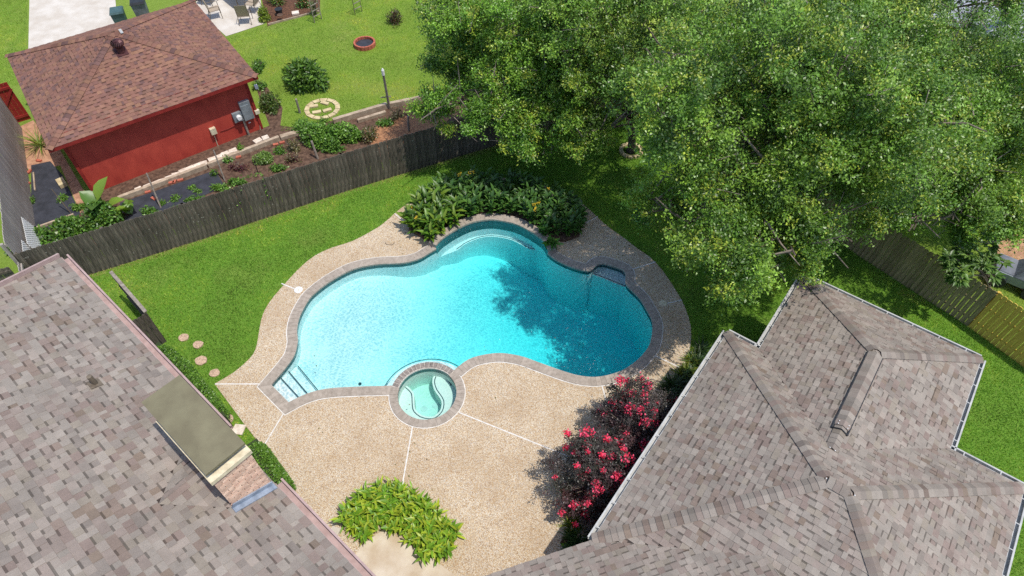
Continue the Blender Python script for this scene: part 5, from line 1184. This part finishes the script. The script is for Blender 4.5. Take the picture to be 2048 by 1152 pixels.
# crape myrtles
def crape(c, r, n, ncl, label, seed):
    c = Vector(c); t = thing("crape_myrtle", c, label, "shrub", "red flowering shrubs beside the right house")
    PAL_ = [(.07, .058, .058), (.10, .08, .08), (.14, .12, .115), (.075, .08, .06), (.11, .06, .065)]
    (V, F, C), Cs, tw, tl = crown_leaves([(np.array(c)+np.array([0, 0, r[2]*.95]), r)], n, 26, PAL_, ll=.052, shell=.55, seed=seed, gap=-.3, clump_r=.10, tip=(.13, .03, .035), tip_p=.08, floor=.35)
    obj("foliage", np_mesh("foliage", V, F, C), MT['plant'], t)
    mb = MB()
    for k in range(14):
        a = random.uniform(0, 6.28); e = c+Vector((math.cos(a)*r[0]*.75, math.sin(a)*r[1]*.75, r[2]*random.uniform(1.0, 1.7))); mb.tube(catmull([c+Vector((math.cos(a)*.1, math.sin(a)*.1, 0)), c.lerp(e, .5)+Vector((0, 0, .15)), e], .3), .014, 5, cap=False)
    mb.build("stems", MT['bark'], t)
    hi_ = np.argsort(-(Cs[:, 2]*.45+RNG.normal(size=len(Cs))*.6+np.linalg.norm(Cs[:, :2]-np.array(c)[:2], axis=1)*.35)); fm = [flower_mesh([(.9, .05, .13), (.95, .11, .22), (.8, .03, .09)], 70, k, 3, "bloom_cluster", .06) for k in (.06, .085, .11)]; used = []
    for i in hi_:
        p = Cs[i]+tw[i]*tl[i]*.7
        if len(used) >= ncl: break
        if any(np.linalg.norm(p-u) < .26 for u in used): continue
        used.append(p); o = bpy.data.objects.new("bloom_cluster", random.choice(fm)); COL.objects.link(o); o.location = p; o.scale = (random.uniform(.7, 1.2),)*3; adopt(o, t); o['kind'] = 'stuff'
crape(px(1190, 985, GZ), (1.25, 1.2, 1.1), 1700, 50, "larger dark-leaved shrub with red blooms, nearer the arched bed", 21)
crape(px(1268, 882, GZ), (1.2, 1.15, 1.1), 1400, 44, "dark-leaved shrub with red blooms nearest the pool's right end", 22)
crape(px(1178, 1030, GZ), (.65, .6, .6), 380, 9, "small dark-leaved shrub with red blooms at the row's near end", 23)
# strap-leaved clumps in the house bed
def strapmesh(n, pal, L, seed):
    rs = random.Random(seed); mb = MB()
    for k in range(n):
        a = rs.uniform(0, 6.28); el = rs.uniform(.5, 1.35); c = rs.choice(pal); kk = rs.uniform(.7, 1.3)
        v, f, c = bladeleaf((rs.uniform(-.06, .06), rs.uniform(-.06, .06), 0), (math.cos(a)*math.cos(el), math.sin(a)*math.cos(el), math.sin(el)), (0, 0, 1), rs.uniform(.6, 1.1)*L, .025, rs.uniform(.2, .7), tuple(x*kk for x in c), 4); mb.poly(v, f, c)
    me = mb.mesh("blades", True); me.materials.append(MT['plant']); return me
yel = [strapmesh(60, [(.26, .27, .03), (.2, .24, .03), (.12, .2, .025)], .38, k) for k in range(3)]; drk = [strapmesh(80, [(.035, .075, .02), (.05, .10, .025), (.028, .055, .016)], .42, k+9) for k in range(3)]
rt_ = [MB().lathe((0, 0, -.02), [(.05, 0), (.04, .04)], 8).mesh("root_crown")]; rt_[0].materials.append(MT['stem'])
def clump(ms_, u, v, label, group, sc=1):
    c = px(u, v, GZ+.012); t = thing("grass_clump", c, label, "grass clump", group, random.uniform(0, 6)); t.scale = (sc,)*3
    for nm_, m_ in (("blades", random.choice(ms_)), ("root_crown", rt_[0])):
        o = bpy.data.objects.new(nm_, m_); COL.objects.link(o); o.parent = t
for u, v in ((1148, 1030), (1152, 1012), (1165, 1035), (1160, 1052), (1142, 1052), (1170, 1010), (1140, 985), (1155, 970), (1380, 720), (1372, 742), (1362, 752)):
    clump(yel, u, v, "yellow-green strappy grass clump at the sunlit edge of the house bed", "yellow-green grass clumps in the house bed", random.uniform(.85, 1.15))
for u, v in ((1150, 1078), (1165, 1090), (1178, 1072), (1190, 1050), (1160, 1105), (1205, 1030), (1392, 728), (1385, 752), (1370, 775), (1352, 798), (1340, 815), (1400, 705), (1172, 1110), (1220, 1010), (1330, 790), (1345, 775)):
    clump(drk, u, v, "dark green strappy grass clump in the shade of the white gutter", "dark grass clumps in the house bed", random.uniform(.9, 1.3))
# ---------------------------------------------------------------- neighbour's garden plants
LG = [(.15, .30, .04), (.2, .36, .055), (.10, .21, .03)]; BR_ = [(.075, .18, .03), (.11, .24, .035), (.15, .3, .045), (.06, .13, .02)]; YG = [(.2, .28, .03), (.28, .33, .04), (.14, .22, .02)]
RD = [(.12, .03, .04), (.16, .06, .06), (.08, .025, .03), (.2, .12, .07)]; TN = [(.3, .26, .12), (.2, .18, .08), (.14, .16, .05)]
shrub("leafy_shrub", "big rounded green shrub standing alone on the far lawn", "shrub", px(612, 172, GZ), (1.15, .95, 1.3), 3600, [(.09, .19, .03), (.13, .25, .035), (.17, .3, .045), (.06, .12, .02)], .22, .36, 2.0, outw=.9)
shrub("bean_plants", "dense bright green bean patch between two short posts", "plant", px(636, 285, GZ), (1.05, .65, 1.0), 4600, LG, .1, .7, 2.2)
shrub("bean_plants", "dense green bean patch right of the bean posts, by the fence", "plant", px(692, 278, GZ), (.9, .55, .85), 3600, LG, .1, .7, 2.2)
shrub("straggly_plant", "half-dry brownish plant at the right end of the bean patch", "plant", px(742, 276, GZ), (.55, .5, .6), 1500, [(.16, .14, .06), (.11, .15, .03), (.2, .12, .06)], .08, .5, 2.0, shell=.7)
shrub("pepper_plant", "compact light green leafy plant in the vegetable bed", "plant", px(531, 322, GZ), (.52, .45, .4), 2400, [(.16, .27, .05), (.2, .31, .07)], .07, .6, 2.2)
shrub("red_leaved_plant", "patch of dark red leafy seedlings in the vegetable bed", "plant", px(478, 338, GZ), (.5, .36, .28), 700, RD, .06, .6, 2, shell=.9)
shrub("red_leaved_plant", "small red and yellow plant beside the pale withered stalks", "plant", px(588, 322, GZ), (.4, .35, .4), 600, RD+TN, .06, .6, 2, shell=.9)
shrub("withered_plant", "pale yellow withered plant right of the light green plant", "plant", px(590, 300, GZ), (.42, .35, .6), 420, TN, .1, .35, 2, shell=.9)
shrub("withered_plant", "dry upright twiggy plant at the foot of the white-tipped pole", "plant", px(795, 238, GZ), (.4, .35, .85), 800, [(.18, .15, .09), (.12, .13, .05)], .09, .2, 2, shell=.9)
shrub("leafy_shrub", "dark green shrub against the garage's right wall", "shrub", px(540, 218, GZ), (.5, .6, .8), 2600, [(.06, .12, .02), (.1, .17, .03), (.14, .18, .05)], .085, .5, 2.2)
shrub("leafy_shrub", "small green shrub at the garage roof's right corner", "shrub", px(517, 140, GZ), (.4, .5, .5), 1300, BR_, .075, .5, 2)
shrub("leafy_shrub", "yellow-green bush at the corner of the patio", "shrub", px(531, 40, GZ), (.42, .4, .6), 1700, YG, .09, .5, 2)
shrub("flowering_shrub", "loose mixed shrub with yellow flowers at the top edge", "shrub", px(556, 8, GZ), (.8, .5, .8), 1300, BR_+[(.5, .36, .05), (.2, .08, .06)], .09, .45, 2, shell=.8)
shrub("flowering_shrub", "small leafy shrub left of the grey vine trellis", "shrub", px(610, 14, GZ), (.5, .4, .8), 1100, BR_+[(.35, .12, .06)], .09, .45, 2, shell=.8)
shrub("trellis_vine", "sparse vine climbing the grey trellis by the mulch bed", "vine", px(632, 30, GZ), (.3, .3, 1.3), 420, BR_+TN, .07, .6, 2, shell=.9)
shrub("leafy_shrub", "dark red shrub peeping out left of the oak crown", "shrub", px(786, 46, GZ), (.5, .45, .7), 1100, [(.12, .05, .03), (.08, .10, .03)], .09, .45, 2)
for u, v, r, n, lb in ((88, 492, (1.25, .6, .8), 5200, "leafy ground shrub at the lattice end of the back fence"), (150, 468, (1.1, .6, .75), 4800, "leafy ground shrub in the middle of the fence's left end"), (215, 446, (1.0, .65, .95), 5000, "taller leafy shrub below the elephant ear plant")):
    shrub("leafy_shrub", lb, "shrub", px(u, v, GZ), r, n, BR_+[(.13, .22, .03)], .11, .7, 2.2)
for u, v, r, n, lb in ((352, 398, (.28, .2, .15), 300, "small weed nearest the leaning stake on the weed fabric"), (385, 378, (.22, .2, .15), 260, "small green weed in the middle of the weed fabric"), (325, 408, (.2, .16, .14), 200, "small weed just right of the leaning stake"), (358, 422, (.45, .2, .25), 700, "low green plants along the fence right of the stake"), (440, 380, (.6, .22, .32), 1100, "low pepper plants along the fence by the second stake"), (430, 352, (.2, .2, .45), 160, "tall cabbage-like plant left of the second stake"), (485, 305, (.16, .16, .5), 320, "feathery weed at the timber edging by the wall"), (397, 386, (.18, .16, .2), 120, "broad-leaved seedling at the fence, middle"), (128, 400, (.25, .2, .25), 260, "weed at the right edge of the left weed fabric"), (62, 408, (.15, .4, .2), 300, "weed strip along the grey fence foot"), (158, 418, (.4, .22, .25), 600, "bright grass tuft at the garage's front left corner"), (648, 244, (.25, .2, .3), 300, "grey-green plant in front of the stone ring")):
    shrub("garden_weed", lb, "weed", px(u, v, GZ), r, n, LG, .075, .5, 2, shell=.9, stems=False)
for u, v, r, n, lb in ((300, 425, (.45, .25, .3), 700, "low green patch at the fence between elephant ear and stake"), (395, 402, (.5, .2, .28), 800, "green creeping plants along the fence, left of the vine"), (478, 368, (.5, .2, .3), 800, "leafy patch at the fence under the vine"), (560, 340, (.4, .22, .3), 600, "small leafy patch at the fence right of the vine"), (455, 322, (.3, .2, .3), 380, "green seedlings beside the timber edging, mid bed"), (560, 305, (.3, .25, .35), 450, "loose green plant behind the light green pepper"), (665, 300, (.6, .35, .7), 2200, "bean foliage pressed against the fence top"), (610, 262, (.5, .4, .6), 1800, "bean foliage behind the left short post"), (770, 250, (.5, .3, .35), 700, "green weeds beside the straw mulch"), (520, 175, (.3, .5, .4), 700, "narrow green growth along the garage's right side")):
    shrub("garden_plant", lb, "plant", px(u, v, GZ), r, n, LG+BR_, .08, .6, 2, shell=.8, stems=False)
# vine over the fence
def onfence(u, v):
    a, b = FB[0], FB[2]; d = (b-a).normalized(); return on_plane(u, v, Vector((a.x, a.y, 0))+Vector((d.y, -d.x, 0))*.03, Vector((d.y, -d.x, 0)))
t = thing("fence_vine", onfence(520, 345), "thin vine trailing down the dark fence near the pepper plants", "vine")
for pth in ([(470, 362), (500, 352), (522, 348), (528, 365), (533, 385), (540, 395), (527, 405)], [(478, 362), (484, 372), (476, 390), (477, 408)], [(440, 378), (455, 380), (470, 366)]):
    cv = catmull([onfence(u, v) for u, v in pth], .08); MB().tube(cv, .01, 4, cap=False).build("stem", MT['stem'], t); n = len(cv)*3
    P = np.repeat(np.array([list(v) for v in cv]), 3, 0)+RNG.normal(size=(n, 3))*.03; V, F, C = leaf_cloud(P, rdir(n), unit(np.array([.2, -1, .6])+RNG.normal(size=(n, 3))*.4), np.full(n, .07), np.full(n, .05), np.array(LG)[RNG.integers(0, 3, n)]*RNG.uniform(.7, 1.3, (n, 1)))
    obj("leaves", np_mesh("leaves", V, F, C), MT['plant'], t)
# elephant ears
ee = plant_meshes("taro", [(.14, .26, .03), (.2, .32, .04), (.09, .19, .03)], 2, 31, nst=(2, 2), lv=(2, 3), L=(.55, .8), W=(.38, .5), h=(.5, .8), spread=.1)
put_plant("elephant_ear_plant", ee, px(212, 432, GZ), "elephant ear plant with huge pale leaves at the garage corner", "plant", None, None, 1, 1.25, 1.0); put_plant("elephant_ear_plant", ee, px(266, 428, GZ), "smaller elephant ear plant right of the garage corner", "plant", None, None, 1, .8, 2.2)
# spiky plant left of the garage
me = strapmesh(70, [(.13, .22, .03), (.2, .29, .04), (.08, .15, .02), (.24, .3, .05)], .95, 77); c = px(82, 292, GZ); t = thing("yucca_plant", c, "spiky yellow-green strap-leaved plant under the garage's left eave", "plant")
for nm_, m_ in (("blades", me), ("root_crown", rt_[0])):
    o = bpy.data.objects.new(nm_, m_); COL.objects.link(o); o.parent = t
o = t.children[0]; o.scale = (1, 1, 1)
# fig tree by the right fence
figb = px(1975, 575, GZ); t = thing("fig_tree", figb, "fig tree with big lobed leaves hanging over the right fence", "tree")
mb = MB(); lm = MB(); rs = random.Random(5)
for k in range(26):
    tgt = px(rs.uniform(1895, 2005), rs.uniform(455, 560), rs.uniform(1.7, 2.6)); e = tgt; mb.tube(catmull([figb+Vector((rs.uniform(-.1, .1), rs.uniform(-.1, .1), 0)), figb.lerp(e, .5)+Vector((0, 0, .4)), e], .4), .02, 5, cap=False)
    for j in range(9):
        az = rs.uniform(0, 6.28); el = rs.uniform(-.1, .8); d0 = Vector((math.cos(az)*math.cos(el), math.sin(az)*math.cos(el), math.sin(el))); c = rs.choice([(.11, .2, .035), (.15, .25, .05), (.08, .16, .03)]); kk = rs.uniform(.8, 1.2); c = tuple(x*kk for x in c); b0 = e+d0*.08
        for off_, sc_ in ((0, 1), (.7, .75), (-.7, .75), (1.4, .5), (-1.4, .5)):
            s_ = d0.cross(Vector((0, 0, 1))).normalized(); dd2 = d0*math.cos(off_)+s_*math.sin(off_); v, f_, c_ = bladeleaf(b0, dd2, (0, 0, 1), .26*sc_, .11*sc_, .3, c, 2); lm.poly(v, f_, c_)
mb.build("stems", MT['bark'], t); obj("leaves", lm.mesh("leaves", True), MT['plant'], t)

# ---------------------------------------------------------------- fallen leaves
def litter(name, cs, label):
    P = []
    for (u, v, sx, sy, n, z) in cs:
        for k in range(n):
            p = px(u+RNG.normal()*sx, v+RNG.normal()*sy, z)
            P.append(list(p))
    P = np.array(P); n = len(P); ln = RNG.uniform(.03, .07, n); pal = np.array([(.16, .10, .04), (.1, .07, .03), (.2, .17, .05), (.09, .12, .03)])
    V, F, C = leaf_cloud(P+np.array([0, 0, .006]), unit(rdir(n)*np.array([1, 1, .12])), unit(np.array([0, 0, 1.])+rdir(n)*.25), ln, ln*.55, pal[RNG.integers(0, 4, n)]); V[:, 2] = np.maximum(V[:, 2], np.repeat(P[:, 2]+.005, 4))
    obj(name, np_mesh(name, V, F, C), MT['plant'], None, label=label, kind='stuff')
litter("leaf_litter", [(1330, 640, 25, 40, 40, 0), (1240, 500, 30, 12, 40, 0), (1150, 960, 40, 60, 45, 0), (800, 470, 30, 20, 18, 0), (830, 895, 30, 40, 14, 0), (640, 800, 60, 90, 12, 0), (690, 1040, 20, 20, 14, 0), (910, 1100, 15, 20, 12, 0), (1010, 760, 80, 60, 14, 0)], "scattered fallen leaves and petals on the deck")
